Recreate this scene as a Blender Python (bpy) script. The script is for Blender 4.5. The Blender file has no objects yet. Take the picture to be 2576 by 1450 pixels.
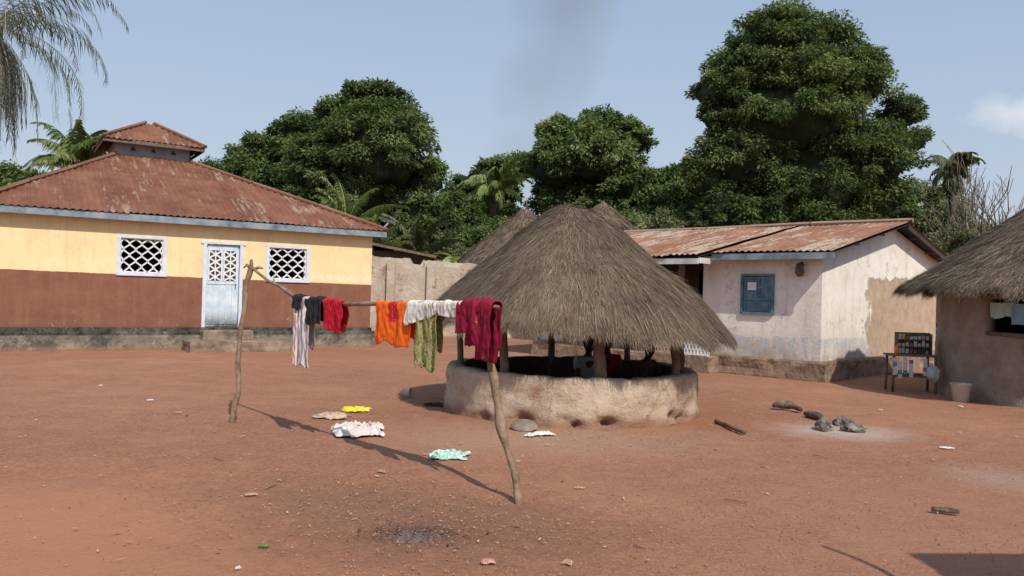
import bpy, math, random
import numpy as np
from mathutils import Vector, Matrix, noise as mn
random.seed(7)
COL = bpy.context.scene.collection
pi = math.pi
R = math.radians

# ------------------------------------------------------------------ materials
class NT:
    def __init__(s, name):
        s.m = bpy.data.materials.new(name); s.m.use_nodes = True
        s.t = s.m.node_tree
        s.t.nodes.clear()
        s.out = s.t.nodes.new('ShaderNodeOutputMaterial')
        s.b = s.t.nodes.new('ShaderNodeBsdfPrincipled')
        s.t.links.new(s.b.outputs[0], s.out.inputs[0])
        s.b.inputs['Specular IOR Level'].default_value = 0.2
        s.b.inputs['Roughness'].default_value = 0.9
        s.tc = s.t.nodes.new('ShaderNodeTexCoord')
    def put(s, sock, v):
        if isinstance(v, bpy.types.NodeSocket):
            s.t.links.new(v, sock)
        else:
            if isinstance(v, tuple) and len(v) == 3 and sock.type == 'RGBA': v = v + (1,)
            sock.default_value = v
    def noise(s, scale=5, detail=4, rough=.6, vec=None, dist=0.0):
        n = s.t.nodes.new('ShaderNodeTexNoise')
        n.inputs['Scale'].default_value = scale; n.inputs['Detail'].default_value = detail
        n.inputs['Roughness'].default_value = rough; n.inputs['Distortion'].default_value = dist
        s.put(n.inputs['Vector'], vec if vec is not None else s.tc.outputs['Object'])
        return n.outputs[0]
    def vor(s, scale=5, vec=None, out=0):
        n = s.t.nodes.new('ShaderNodeTexVoronoi'); n.inputs['Scale'].default_value = scale
        s.put(n.inputs['Vector'], vec if vec is not None else s.tc.outputs['Object'])
        return n.outputs[out]
    def ramp(s, fac, stops, interp='LINEAR'):
        n = s.t.nodes.new('ShaderNodeValToRGB'); cr = n.color_ramp; cr.interpolation = interp
        while len(cr.elements) < len(stops): cr.elements.new(0.5)
        for e, (p, c) in zip(cr.elements, stops):
            e.position = p
            if not isinstance(c, tuple): c = (c, c, c)
            e.color = c + (1,) if len(c) == 3 else c
        s.put(n.inputs[0], fac); return n.outputs[0]
    def mix(s, fac, a, b, mode='MIX'):
        n = s.t.nodes.new('ShaderNodeMixRGB'); n.blend_type = mode
        s.put(n.inputs[0], fac); s.put(n.inputs[1], a); s.put(n.inputs[2], b); return n.outputs[0]
    def math(s, op, a, b=0.0, c=None, clamp=False):
        n = s.t.nodes.new('ShaderNodeMath'); n.operation = op; n.use_clamp = clamp
        s.put(n.inputs[0], a); s.put(n.inputs[1], b)
        if c is not None: s.put(n.inputs[2], c)
        return n.outputs[0]
    def vscale(s, v, sc):
        n = s.t.nodes.new('ShaderNodeMapping'); s.put(n.inputs['Vector'], v)
        n.inputs['Scale'].default_value = sc; return n.outputs[0]
    def xyz(s, v=None):
        n = s.t.nodes.new('ShaderNodeSeparateXYZ'); s.put(n.inputs[0], v if v is not None else s.tc.outputs['Object']); return n.outputs
    def attr(s, name):
        n = s.t.nodes.new('ShaderNodeAttribute'); n.attribute_name = name; return n.outputs['Fac']
    def bump(s, h, strength=.4, dist=.02):
        n = s.t.nodes.new('ShaderNodeBump'); n.inputs['Strength'].default_value = strength
        n.inputs['Distance'].default_value = dist; s.put(n.inputs['Height'], h)
        s.t.links.new(n.outputs[0], s.b.inputs['Normal'])
    def col(s, c): s.put(s.b.inputs['Base Color'], c)
    def rough(s, r): s.b.inputs['Roughness'].default_value = r; return s

def mottle(name, stops, scale=4, rough=.9, bump=.4, bscale=30, dist=.02, detail=5, spec=.2):
    m = NT(name); m.rough(rough)
    n = len(stops)
    m.col(m.ramp(m.noise(scale, detail), [(.3 + .4 * i / max(1, n - 1), c) for i, c in enumerate(stops)]))
    m.b.inputs['Specular IOR Level'].default_value = spec
    if bump: m.bump(m.noise(bscale, 4), bump, dist)
    return m.m

# ------------------------------------------------------------------ mesh builder
class MB:
    def __init__(s): s.v = []; s.f = []; s.mi = []; s.uv = {}
    def add(s, vs, fs, mi=0):
        o = len(s.v); s.v += [tuple(v) for v in vs]
        for f in fs: s.f.append(tuple(i + o for i in f)); s.mi.append(mi)
        return o
    def box(s, x0, x1, y0, y1, z0, z1, mi=0):
        vs = [(x0,y0,z0),(x1,y0,z0),(x1,y1,z0),(x0,y1,z0),(x0,y0,z1),(x1,y0,z1),(x1,y1,z1),(x0,y1,z1)]
        s.add(vs, [(0,3,2,1),(4,5,6,7),(0,1,5,4),(1,2,6,5),(2,3,7,6),(3,0,4,7)], mi); return s
    def beam(s, p, q, w, t, ref=(0,1,0), mi=0):
        p = Vector(p); q = Vector(q); d = (q - p).normalized(); r = Vector(ref)
        a = d.cross(r).normalized(); b = a.cross(d).normalized()
        a *= w / 2; b *= t / 2
        vs = [p-a-b, p+a-b, p+a+b, p-a+b, q-a-b, q+a-b, q+a+b, q-a+b]
        s.add(vs, [(0,3,2,1),(4,5,6,7),(0,1,5,4),(1,2,6,5),(2,3,7,6),(3,0,4,7)], mi); return s
    def tube(s, pts, rad, n=8, mi=0, cap=True, jit=0):
        pts = [Vector(p) for p in pts]; o = len(s.v)
        if not isinstance(rad, (list, tuple)): rad = [rad] * len(pts)
        up = Vector((0.13, 0.31, 0.94))
        for i, p in enumerate(pts):
            d = (pts[min(i+1, len(pts)-1)] - pts[max(i-1, 0)]).normalized()
            if abs(d.dot(up)) > .95: up = Vector((0.9, .3, .1))
            a = d.cross(up).normalized(); b = d.cross(a).normalized()
            for k in range(n):
                t = 2 * pi * k / n; r = rad[i] * (1 + jit * (random.random() - .5))
                s.v.append(tuple(p + (a * math.cos(t) + b * math.sin(t)) * r))
        for i in range(len(pts) - 1):
            for k in range(n):
                k2 = (k + 1) % n
                s.f.append((o+i*n+k, o+i*n+k2, o+(i+1)*n+k2, o+(i+1)*n+k)); s.mi.append(mi)
        if cap:
            s.f.append(tuple(o + k for k in reversed(range(n)))); s.mi.append(mi)
            e = o + (len(pts) - 1) * n
            s.f.append(tuple(e + k for k in range(n))); s.mi.append(mi)
    def stick(s, pts, rad, n=9, mi=0, step=.06, wob=.012, kn=.18, seed=0):
        P = [Vector(p) for p in pts]; rad = list(rad); Q = []; RR = []
        for i in range(len(P)-1):
            m = max(1, int((P[i+1]-P[i]).length/step))
            for k in range(m):
                f = k/m; Q.append(P[i].lerp(P[i+1], f)); RR.append(rad[i]*(1-f)+rad[i+1]*f)
        Q.append(P[-1]); RR.append(rad[-1])
        for it in range(2):
            Q = [Q[0]] + [(Q[i-1]+Q[i]*2+Q[i+1])/4 for i in range(1, len(Q)-1)] + [Q[-1]]
        Q = [q + Vector((mn.noise(q*3.1+Vector((seed,0,0))), mn.noise(q*3.1+Vector((0,seed,7))), 0))*wob for q in Q]
        RR = [r*(1 + kn*mn.noise(q*7+Vector((seed,3,1))) + kn*.8*max(0, mn.noise(q*4+Vector((9,seed,1)))-.25)*3) for r, q in zip(RR, Q)]
        s.tube(Q, RR, n, mi, jit=.16)
    def poly_extrude(s, pts, vec, mi=0):
        n = len(pts); vec = Vector(vec); vs = [Vector(p) for p in pts] + [Vector(p) + vec for p in pts]
        fs = [tuple(range(n)), tuple(reversed(range(n, 2*n)))] + [(i, i+n, (i+1)%n+n, (i+1)%n) for i in range(n)]
        s.add(vs, fs, mi)
    def wall(s, o, d, nin, L, z0, z1, th, ops=(), mi=0, mi_in=None):
        if mi_in is None: mi_in = mi
        o = Vector(o); d = Vector(d).normalized(); nin = Vector(nin).normalized()
        xs = sorted(set([0, L] + [v for q in ops for v in q[:2]])); zs = sorted(set([z0, z1] + [v for q in ops for v in q[2:]]))
        def solid(i, j):
            if i < 0 or j < 0 or i >= len(xs)-1 or j >= len(zs)-1: return False
            cx = (xs[i]+xs[i+1])/2; cz = (zs[j]+zs[j+1])/2
            return not any(q[0] < cx < q[1] and q[2] < cz < q[3] for q in ops)
        def P(a, z, k): 
            v = o + d * a + nin * (th * k); return (v.x, v.y, o.z + z)
        for i in range(len(xs)-1):
            for j in range(len(zs)-1):
                if not solid(i, j): continue
                a, b, c, e = xs[i], xs[i+1], zs[j], zs[j+1]
                s.add([P(a,c,0),P(b,c,0),P(b,e,0),P(a,e,0)], [(0,1,2,3)], mi)
                s.add([P(a,c,1),P(b,c,1),P(b,e,1),P(a,e,1)], [(3,2,1,0)], mi_in)
                if not solid(i-1,j): s.add([P(a,c,0),P(a,e,0),P(a,e,1),P(a,c,1)], [(0,1,2,3)], mi)
                if not solid(i+1,j): s.add([P(b,c,0),P(b,c,1),P(b,e,1),P(b,e,0)], [(0,1,2,3)], mi)
                if not solid(i,j-1): s.add([P(a,c,0),P(a,c,1),P(b,c,1),P(b,c,0)], [(0,1,2,3)], mi)
                if not solid(i,j+1): s.add([P(a,e,0),P(b,e,0),P(b,e,1),P(a,e,1)], [(0,1,2,3)], mi)
    def corr(s, P0, P1, Q0, Q1, period=.13, amp=.014, mi=0, seed=0, rows=5, jag=.0, under=None):
        P0, P1, Q0, Q1 = map(Vector, (P0, P1, Q0, Q1))
        e = (P1 - P0).normalized(); W = (P1 - P0).length
        q = Q0 - P0; qa0 = q.dot(e); up = q - e * qa0; H = up.length; up.normalize()
        qa1 = (Q1 - P0).dot(e); n = e.cross(up).normalized()
        if n.z < 0: n = -n
        N = int(W / (period / 4)); o = len(s.v)
        rnd = random.Random(seed); sh = [rnd.uniform(-.012, .012) for _ in range(300)]; je = [rnd.uniform(-jag, jag) for _ in range(300)]
        for i in range(N + 1):
            a = W * i / N
            bm = H
            if qa0 > .01: bm = min(bm, H * a / qa0)
            if W - qa1 > .01: bm = min(bm, H * (W - a) / (W - qa1))
            sid = int(a / .78)
            for k in range(rows + 1):
                b = bm * k / rows
                b2 = b + (je[sid] if k == 0 else 0)
                disp = amp * math.cos(2*pi*a/period) + sh[(sid * 3 + int(b / 1.7)) % 300] + .02 * mn.noise(Vector((a * .8, b * .8, seed)))
                s.v.append(tuple(P0 + e * a + up * b2 + n * disp)); s.uv[len(s.v) - 1] = (a + seed * 13.7, b)
        for i in range(N):
            for k in range(rows):
                a = o + i*(rows+1) + k
                s.f.append((a, a + rows + 1, a + rows + 2, a + 1)); s.mi.append(mi)
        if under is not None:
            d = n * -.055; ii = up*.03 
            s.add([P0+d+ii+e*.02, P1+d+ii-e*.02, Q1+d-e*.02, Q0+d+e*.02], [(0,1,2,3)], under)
    def mesh(s, name, mats, smooth=False):
        me = bpy.data.meshes.new(name); me.from_pydata(s.v, [], s.f)
        for m in (mats if isinstance(mats, (list, tuple)) else [mats]): me.materials.append(m)
        me.polygons.foreach_set('material_index', s.mi)
        if s.uv:
            l = me.uv_layers.new(name='UVMap')
            for lp in me.loops: 
                if lp.vertex_index in s.uv: l.data[lp.index].uv = s.uv[lp.vertex_index]
        if smooth: me.polygons.foreach_set('use_smooth', [True] * len(me.polygons))
        me.update(); return me
    def obj(s, name, mats, parent=None, smooth=False, loc=(0,0,0), rotz=0.0, label=None, cat=None, kind=None, group=None):
        return mkobj(name, s.mesh(name, mats, smooth), parent, loc, rotz, label, cat, kind, group)

def mkobj(name, data, parent=None, loc=(0,0,0), rotz=0.0, label=None, cat=None, kind=None, group=None):
    o = bpy.data.objects.new(name, data); COL.objects.link(o)
    o.location = loc; o.rotation_euler = (0, 0, rotz)
    if parent: o.parent = parent
    if label: o['label'] = label
    if cat: o['category'] = cat
    if kind: o['kind'] = kind
    if group: o['group'] = group
    return o
def thing(name, label, cat, loc=(0,0,0), rotz=0.0, group=None):
    o = mkobj(name, None, None, loc, rotz, label, cat, None, group); o.empty_display_size = .3; return o
def sub_empty(name, parent):
    o = mkobj(name, None, parent); o.empty_display_size = .2; return o

def quads_obj(name, V, tone, mats, parent=None, core=None, **kw):
    N = len(V); nc = 0; vs = V.reshape(-1, 3); faces = np.arange(N*4).reshape(N, 4)
    me = bpy.data.meshes.new(name)
    if core is not None:
        cv, cf = core; nc = len(cf)
        vs = np.vstack([vs, cv]); faces = np.vstack([faces, cf + N*4])
    me.vertices.add(len(vs)); me.vertices.foreach_set('co', vs.astype(np.float32).ravel())
    me.loops.add(len(faces)*4); me.loops.foreach_set('vertex_index', faces.astype(np.int32).ravel())
    me.polygons.add(len(faces)); me.polygons.foreach_set('loop_start', np.arange(len(faces), dtype=np.int32)*4)
    for m in (mats if isinstance(mats, (list, tuple)) else [mats]): me.materials.append(m)
    me.update(calc_edges=True)
    mi = np.zeros(len(faces), dtype=np.int32); mi[N:] = 1
    if nc: me.polygons.foreach_set('material_index', mi)
    at = me.attributes.new('tone', 'FLOAT', 'FACE'); t = np.zeros(len(faces), dtype=np.float32); t[:N] = tone
    at.data.foreach_set('value', t)
    return mkobj(name, me, parent, **kw)

def unit(a): return a / np.maximum(1e-6, np.linalg.norm(a, axis=-1)[..., None])

def core_sphere(c, r, seed, nu=18, nv=12, sq=.92):
    vs = []
    for j in range(nv + 1):
        ph = pi * j / nv
        for i in range(nu):
            th = 2*pi*i/nu; d = Vector((math.sin(ph)*math.cos(th), math.sin(ph)*math.sin(th), math.cos(ph)))
            k = r * (1 + .35 * mn.noise(d * 2.2 + Vector((seed, 0, 0))))
            vs.append((c[0]+d.x*k, c[1]+d.y*k, c[2]+d.z*k*sq))
    fs = [(j*nu+i, j*nu+(i+1)%nu, (j+1)*nu+(i+1)%nu, (j+1)*nu+i) for j in range(nv) for i in range(nu)]
    return np.array(vs), np.array(fs)

def crown_quads(lobes, nleaf, L, seed, W=.40, squash=.92, core_k=.70, clump=(.3,.62), droop=.6):
    rg = np.random.default_rng(seed); lobes = np.array(lobes, dtype=float)
    w = lobes[:,3]**2; w /= w.sum(); out = []; tones = []
    for li, (cx, cy, cz, r) in enumerate(lobes):
        n = int(nleaf * w[li]); nc = max(10, int(r*r*22)); lt = rg.uniform(-.12, .12)
        d = unit(rg.normal(size=(nc, 3))); d[:,2] = np.where(d[:,2] < -.3, -d[:,2], d[:,2])
        rad = r * rg.uniform(.66, 1.08, nc)
        cc = np.array([cx, cy, cz]) + d * rad[:,None] * np.array([1,1,squash])
        cr = rg.uniform(*clump, nc) * min(1, .4 + r / 3); ct = rg.uniform(0, 1, nc)
        k = rg.integers(0, nc, n)
        off = unit(rg.normal(size=(n,3))) * (rg.random(n)**.5)[:,None] * cr[k][:,None]; off[:,2] = off[:,2]*.7
        p = cc[k] + off
        keep = np.ones(n, bool)
        for lj, q in enumerate(lobes):
            if lj != li: keep &= np.linalg.norm((p - q[:3]) / np.array([1,1,squash]), axis=1) > q[3]*.70
        ax = unit(unit(off)*np.array([1,1,.4]) + d[k]*.4 + rg.normal(size=(n,3))*.6 + np.array([0,0,-droop]))
        nn = unit(unit(off)*.6 + d[k]*.5 + np.array([0,0,.6]) + rg.normal(size=(n,3))*.7)
        wv = unit(np.cross(ax, nn)); LL = (L * rg.uniform(.55, 1.35, n))[:,None]
        q = np.stack([p, p + ax*LL*.45 + wv*LL*W/2, p + ax*LL, p + ax*LL*.45 - wv*LL*W/2], axis=1)
        tone = np.clip(lt + .5*ct[k] + .22*rg.random(n) + .35*(off[:,2]/(cr[k]*.7)*.5+.5), 0, 1)  # clump tops get a lighter leaf colour, standing in for light from above
        out.append(q[keep]); tones.append(tone[keep])
    cv = []; cf = []; o = 0
    for li, (cx, cy, cz, r) in enumerate(lobes):
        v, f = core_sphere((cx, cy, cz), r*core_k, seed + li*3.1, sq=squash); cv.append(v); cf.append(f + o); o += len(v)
    return np.concatenate(out), np.concatenate(tones), (np.concatenate(cv), np.concatenate(cf))

def leaf_mat(name, dark, mid, light, trans=.28, rough=.68):
    m = NT(name); t = m.attr('tone')
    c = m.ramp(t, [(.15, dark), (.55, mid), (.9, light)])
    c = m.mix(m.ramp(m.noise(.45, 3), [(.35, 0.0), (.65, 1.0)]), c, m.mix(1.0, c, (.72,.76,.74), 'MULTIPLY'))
    m.col(c); m.rough(rough); m.b.inputs['Specular IOR Level'].default_value = .22
    tr = m.t.nodes.new('ShaderNodeBsdfTranslucent'); m.put(tr.inputs[0], m.mix(1.0, c, (1.25, 1.35, .6), 'MULTIPLY'))
    mx = m.t.nodes.new('ShaderNodeMixShader'); mx.inputs[0].default_value = trans
    m.t.links.new(m.b.outputs[0], mx.inputs[1]); m.t.links.new(tr.outputs[0], mx.inputs[2]); m.t.links.new(mx.outputs[0], m.out.inputs[0])
    return m.m

M_leaf = leaf_mat('mango_leaf', (.044,.070,.026), (.105,.155,.050), (.22,.272,.105))
M_leaf2 = leaf_mat('light_leaf', (.055,.09,.03), (.13,.19,.06), (.25,.31,.12))
M_dry = leaf_mat('dusty_leaf', (.08,.095,.045), (.175,.195,.095), (.30,.305,.16))
M_palm = leaf_mat('palm_leaf', (.14,.19,.055), (.24,.31,.10), (.40,.44,.19), rough=.45)
M_oil = leaf_mat('oil_palm_leaf', (.09,.11,.065), (.17,.20,.11), (.29,.30,.19), rough=.5)
M_oilbig = leaf_mat('grey_palm_leaf', (.11,.12,.09), (.19,.195,.145), (.30,.28,.22), rough=.5)
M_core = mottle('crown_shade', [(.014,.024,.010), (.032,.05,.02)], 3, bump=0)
M_bark = mottle('bark', [(.05,.035,.025), (.13,.1,.075)], 6, bump=.8, bscale=20)
M_deadbark = mottle('dead_bark', [(.12,.10,.08), (.24,.21,.17)], 6, bump=.5)

def tree(name, label, base, lobes, nleaf, L, seed, mat, trunk_r=.35, cat='tree', core_k=.70, depth=.5, **kw):
    rg = random.Random(seed); e = thing(name, label, cat, base)
    lb = [(x, rg.uniform(-1, 1)*depth*r, z, r) for x, z, r in lobes]
    q, t, core = crown_quads(lb, nleaf, L, seed, core_k=core_k, **kw)
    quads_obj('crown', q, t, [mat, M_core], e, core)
    mb = MB(); zmid = sorted(l[2] for l in lb)[len(lb)//2]*.55
    mb.tube([(0,0,-.1),(.05,0,zmid*.3),(-.1,.05,zmid*.7),(0,0,zmid)], [trunk_r*1.3, trunk_r, trunk_r*.85, trunk_r*.7], 10, jit=.1)
    for x, y, z, r in lb:
        mb.tube([(0,0,zmid*.85),(x*.4,y*.4,zmid+(z-zmid)*.5),(x*.9,y*.9,z)], [trunk_r*.5, trunk_r*.28, .05], 6)
    mb.obj('trunk', M_bark, e, True)
    return e

T1 = [(-.9,13.1,1.9),(1.2,12.7,1.9),(-2.4,11.9,1.7),(-3.9,10.9,.95),(-3.6,9.9,.9),(-.4,10.1,3.2),(-2.4,7.9,2.1),(.9,7.2,3.2),(3.3,8.1,1.8),(4.5,10.2,.95),(5.3,9.0,.7),(-4.2,7.0,1.2),(3.6,6.0,1.6),(2.5,11.4,1.5),(-.9,5.3,2.4),(2.3,4.9,1.9),(-3.2,5.0,1.7)]
tree('mango_tree', 'tall broad dark green mango tree rising behind the white house', (12.7,36,0), T1, 240000, .185, 1, M_leaf, .55, depth=.3)
T2 = [(0,9.9,1.8),(-.95,9.2,1.9),(1.3,9.2,1.4),(.6,7.9,2.4),(2.5,6.9,1.2),(-2.4,7.3,1.8),(-.6,6,2.6),(2.7,5,1.4),(-.6,10.7,.95),(.5,10.7,.85),(-2.8,5,1.8)]
tree('mango_tree', 'rounded dark mango tree behind the yellow and brown house', (-6.95,38,0), T2, 140000, .20, 2, M_leaf, .45)
T2b = [(1.2,9.3,1.2),(-.2,8.2,1.4),(-1.3,7.9,1.0),(.4,7,2.1),(-2.1,7.0,1.0),(-3.1,7.2,.75),(-.8,6.2,1.9),(2.1,9.8,.9),(2.4,7.5,1.6),(-3.9,6.4,1.1),(-2.9,5.3,1.7)]
tree('mango_tree', 'lower mango tree with uneven crown beside a taller one', (-12.5,41,0), T2b, 80000, .22, 3, M_leaf, .4)
T3 = [(-1.8,10.4,1.05),(.4,10.6,1.2),(2,10.2,1.2),(0,9.0,2.1),(-1.8,8.5,1.6),(1.5,7.9,1.8),(-.9,6.5,2.1),(2.2,6.3,1.4),(.3,5.2,2.4)]
tree('mango_tree', 'rounded green mango tree behind the thatched huts', (4.1,44,0), T3, 100000, .23, 4, M_leaf2, .4)
T3b = [(1.1,8.6,1.1),(-.2,8.3,.9),(-1.2,7.9,.75),(.2,7.1,1.6),(2,9.0,.95),(-1.9,6.8,1.1),(-3.2,6.2,1.0),(0,5.3,2),(-3,4.8,1.6)]
tree('leafy_tree', 'small leafy tree standing behind the mud wall', (-1.5,46,0), T3b, 56000, .23, 5, M_leaf, .3)
T4 = [(-.7,7.7,1.2),(.7,8.2,1.0),(.4,7.0,1.6),(-.9,6.4,1.5),(1.6,6.2,1.5),(-2.2,5.6,1.3),(.2,5,2)]
tree('leafy_tree', 'low leafy tree between two large mango trees', (8.4,45,0), T4, 50000, .24, 6, M_leaf2, .3)
T5 = [(-.9,7.4,1.1),(.9,7.2,1.0),(.2,6.0,1.5),(1.9,5.6,1.2),(3.2,4.6,1.2),(-1.8,5.8,1.3),(2.5,3.8,1.7),(4.6,4.2,1.3),(0,4.4,1.9),(6.2,4.4,1.4)]
tree('leafy_tree', 'dusty pale green leafy tree behind the white house', (22.3,43,0), T5, 42000, .2, 8, M_dry, .25, core_k=.45, clump=(.3,.9))
T0 = [(-.2,6.4,1.0),(-1.6,6.6,1.1),(-.6,5.4,1.6),(-3.2,6.4,1.3),(1.2,5.0,1.3),(-2.6,4.6,2.0)]
tree('leafy_tree', 'leafy tree behind the yellow and brown house', (-24.8,42,0), T0, 34000, .26, 9, M_leaf2, .3)
rg = random.Random(5); lb = []
for i in range(44):
    x = -44 + i*2.15; y = 46 + rg.uniform(-3, 4) + abs(x)*.03
    for k in range(2):
        lb.append((x + rg.uniform(-1,1), y + rg.uniform(-2,2), 1.6 + k*1.6 + rg.uniform(-.4,.7), rg.uniform(1.3,2.1)))
q, t, core = crown_quads(lb, 160000, .27, 77)
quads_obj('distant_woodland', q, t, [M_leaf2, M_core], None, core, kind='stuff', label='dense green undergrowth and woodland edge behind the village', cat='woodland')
def bush(x, y, lobes, seed, mat, n=20000, L=.18):
    lb = [(a, rg.uniform(-.4,.4), z, r) for a, z, r in lobes]
    q, t, core = crown_quads(lb, n, L, seed, core_k=.5, clump=(.3,.7))
    e = thing('bush', 'wild green bush growing behind the compound wall', 'bush', (x, y, 0), group='bushes behind the compound')
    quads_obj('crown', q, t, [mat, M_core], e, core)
    mb = MB()
    for a, b, z, r in lb: mb.tube([(0,0,-.05),(a*.5,b*.5,z*.6),(a,b,z)], [.08,.05,.03], 5)
    mb.obj('stem', M_bark, e, True)
bush(-4.6, 38, [(0,3.6,1.4),(1.4,3,1.2),(-1.5,2.6,1.5),(.6,1.8,1.7)], 21, M_dry)
bush(-1.2, 40.5, [(0,4.2,1.4),(1.4,4.4,1.2),(-1.3,3.8,1.2),(.6,2.2,1.7)], 22, M_leaf2)
bush(8.2, 37, [(0,3.8,1.3),(1.6,3.4,1.2),(-1.6,4.4,1.3),(.6,2,1.7)], 23, M_dry)
bush(5.8, 38, [(0,4.4,1.2),(1.4,4.0,1.1),(-1.4,4.0,1.1),(.3,2.6,1.6)], 28, M_leaf2)
bush(12.5, 33, [(0,2.8,1.2),(1.6,3.0,1.1),(-1.8,2.8,1.2),(3.2,2.6,1.2),(-3.4,2.8,1.1)], 27, M_dry)
bush(19.8, 34.5, [(0,3.8,1.2),(1.4,3.4,1.2),(-1.4,3.2,1.3),(.3,2.2,1.6),(2.6,2.6,1.3)], 24, M_dry, L=.16)
bush(21.8, 37, [(0,4.2,1.2),(1.4,3.4,1.2),(-1.4,4.4,1.2),(.3,2,1.8),(2.6,2.4,1.5)], 25, M_dry, L=.16)
bush(4.2, 38.5, [(0,3.2,1.3),(1.4,3.6,1.2),(-1.4,3.4,1.3),(.6,1.8,1.7)], 26, M_leaf2)

def palm(name, label, base, h, nf, flen, seed, mat, droopf=1.0, up=.5, leafl=.55, hang=0, trunk_r=.16, lean=(0,0), lw=.045, per=3):
    rg = np.random.default_rng(seed); e = thing(name, label, 'palm tree', base)
    mb = MB(); top = np.array([lean[0], lean[1], h])
    mb.tube([(0,0,-.1),(lean[0]*.2,lean[1]*.2,h*.35),(lean[0]*.6,lean[1]*.6,h*.7),tuple(top)], [trunk_r*1.3,trunk_r,trunk_r*.9,trunk_r*1.1], 10, jit=.12)
    mb.obj('trunk', M_bark, e, True)
    Q = []; T = []
    for i in range(nf + hang):
        az = rg.uniform(0, 2*pi) if i >= nf else 2*pi*i/nf*1.618*2 + rg.uniform(-.3,.3)
        el = rg.uniform(-.35, 1.25) + up*.3 if i < nf else rg.uniform(-1.45, -.75)
        L = flen * rg.uniform(.75, 1.1) * (1 if i < nf else .85); d = np.array([math.cos(az), math.sin(az), 0.])
        n = 26; p = top.copy(); pts = [p.copy()]; a = el
        for k in range(n):
            a -= droopf * (.6 + 1.6*k/n) / n * (1.0 if i < nf else .5)
            a = max(a, -1.5)
            p = p + (d*math.cos(a) + np.array([0,0,math.sin(a)])) * L/n; pts.append(p.copy())
        pts = np.array(pts); side = np.array([-d[1], d[0], 0.]); tn = rg.uniform(0,1)*.6 + (.2 if i >= nf else 0)
        for k in range(n):
            wv = side*.035*(1-k/n*.7)
            Q.append([pts[k]-wv, pts[k]+wv, pts[k+1]+wv, pts[k+1]-wv]); T.append(.9)
            if k < 3: continue
            tan = unit(pts[k+1]-pts[k])
            for s in (-1, 1):
                for m in range(per):
                    f = (k + m/per)/n; ll = leafl * (math.sin(min(1, f*1.15+.08)*pi)**.5 if f*1.15+.08 < 1 else .35) * rg.uniform(.7,1.15)
                    b = pts[k] + (pts[k+1]-pts[k])*m/per
                    dr = unit(side*s*1.0 + tan*.75 + np.array([0,0,-.35 - .5*rg.random()]) + rg.normal(size=3)*.18)
                    dr2 = unit(dr + np.array([0,0,-1.0]))
                    w = unit(np.cross(dr, np.array([.2,.1,1.])))*lw/2
                    w = w*.6 + tan*lw*.35
                    c = b + dr*ll*.5
                    Q.append([b-w*.5, b+w*.5, c+w, c-w]); Q.append([c-w, c+w, c+dr2*ll*.55+w*.1, c+dr2*ll*.55-w*.1])
                    tt = float(np.clip(tn + rg.random()*.4, 0, 1)); T += [tt, tt]
    quads_obj('crown', np.array(Q), np.array(T), mat, e)
    return e
palm('oil_palm', 'tall oil palm with long drooping feathery fronds', (-19.5,29.5,0), 11.0, 24, 5.2, 31, M_oilbig, droopf=1.6, leafl=1.15, hang=30, trunk_r=.28, up=.4, lw=.032, per=2)
palm('coconut_palm', 'young coconut palm with bright fronds behind the house', (-19.3,35,0), 6.9, 24, 2.5, 32, M_palm, leafl=.7, up=1.0, lw=.1)
palm('coconut_palm', 'small coconut palm with pale green fronds among trees', (-1.1,42.2,0), 7.3, 20, 2.2, 33, M_palm, leafl=.6, up=.8, lw=.1)
palm('oil_palm', 'slender oil palm with ragged crown near a leafless tree', (20.9,38,0), 8.2, 26, 1.5, 34, M_oil, leafl=.5, up=.9, hang=40, droopf=1.4, lw=.06)
palm('oil_palm', 'young oil palm with upright fronds behind the house', (-7.4,35,0), 4.0, 18, 3.0, 35, M_palm, leafl=.6, up=1.7, droopf=.8, lw=.07)
palm('oil_palm', 'young oil palm with upright fronds behind the house', (-4.4,35.5,0), 3.2, 16, 2.6, 36, M_oil, leafl=.55, up=1.5, droopf=.9, lw=.07)
palm('oil_palm', 'young oil palm with upright fronds behind the house', (-5.8,33.5,0), 2.6, 16, 2.6, 37, M_palm, leafl=.55, up=1.5, droopf=.9, lw=.07)

def banana(x, y, seed):
    rg = np.random.default_rng(seed); e = thing('banana_plant', 'banana plant with broad bright leaves behind the wall', 'banana plant', (x,y,0))
    mb = MB(); mb.tube([(0,0,-.05),(.03,0,1),(0,0,2.7)], [.14,.12,.07], 8); mb.obj('stem', M_palm, e, True)
    Q = []; T = []
    for i in range(9):
        az = i*2.4; el = rg.uniform(.7,1.4); d = np.array([math.cos(az), math.sin(az), 0]); side = np.array([-d[1], d[0], 0]); p = np.array([0,0,2.6]); a = el; n = 12; L = rg.uniform(1.3,1.8)
        pv = None
        for k in range(n+1):
            w = .26*math.sin(pi*min(1,(k+.4)/(n+.6)))**.6
            cur = (p + side*w + np.array([0,0,w*.25]), p, p - side*w + np.array([0,0,w*.25]))
            if pv is not None:
                Q.append([pv[0],pv[1],cur[1],cur[0]]); Q.append([pv[1],pv[2],cur[2],cur[1]]); T += [.6+.3*rg.random()]*2
            pv = cur; a -= 1.9/n; p = p + (d*math.cos(a) + np.array([0,0,math.sin(a)]))*L/n
    quads_obj('crown', np.array(Q), np.array(T), M_palm, e)
banana(-2.2, 33.5, 1); banana(-3.0, 34.3, 2)

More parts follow.
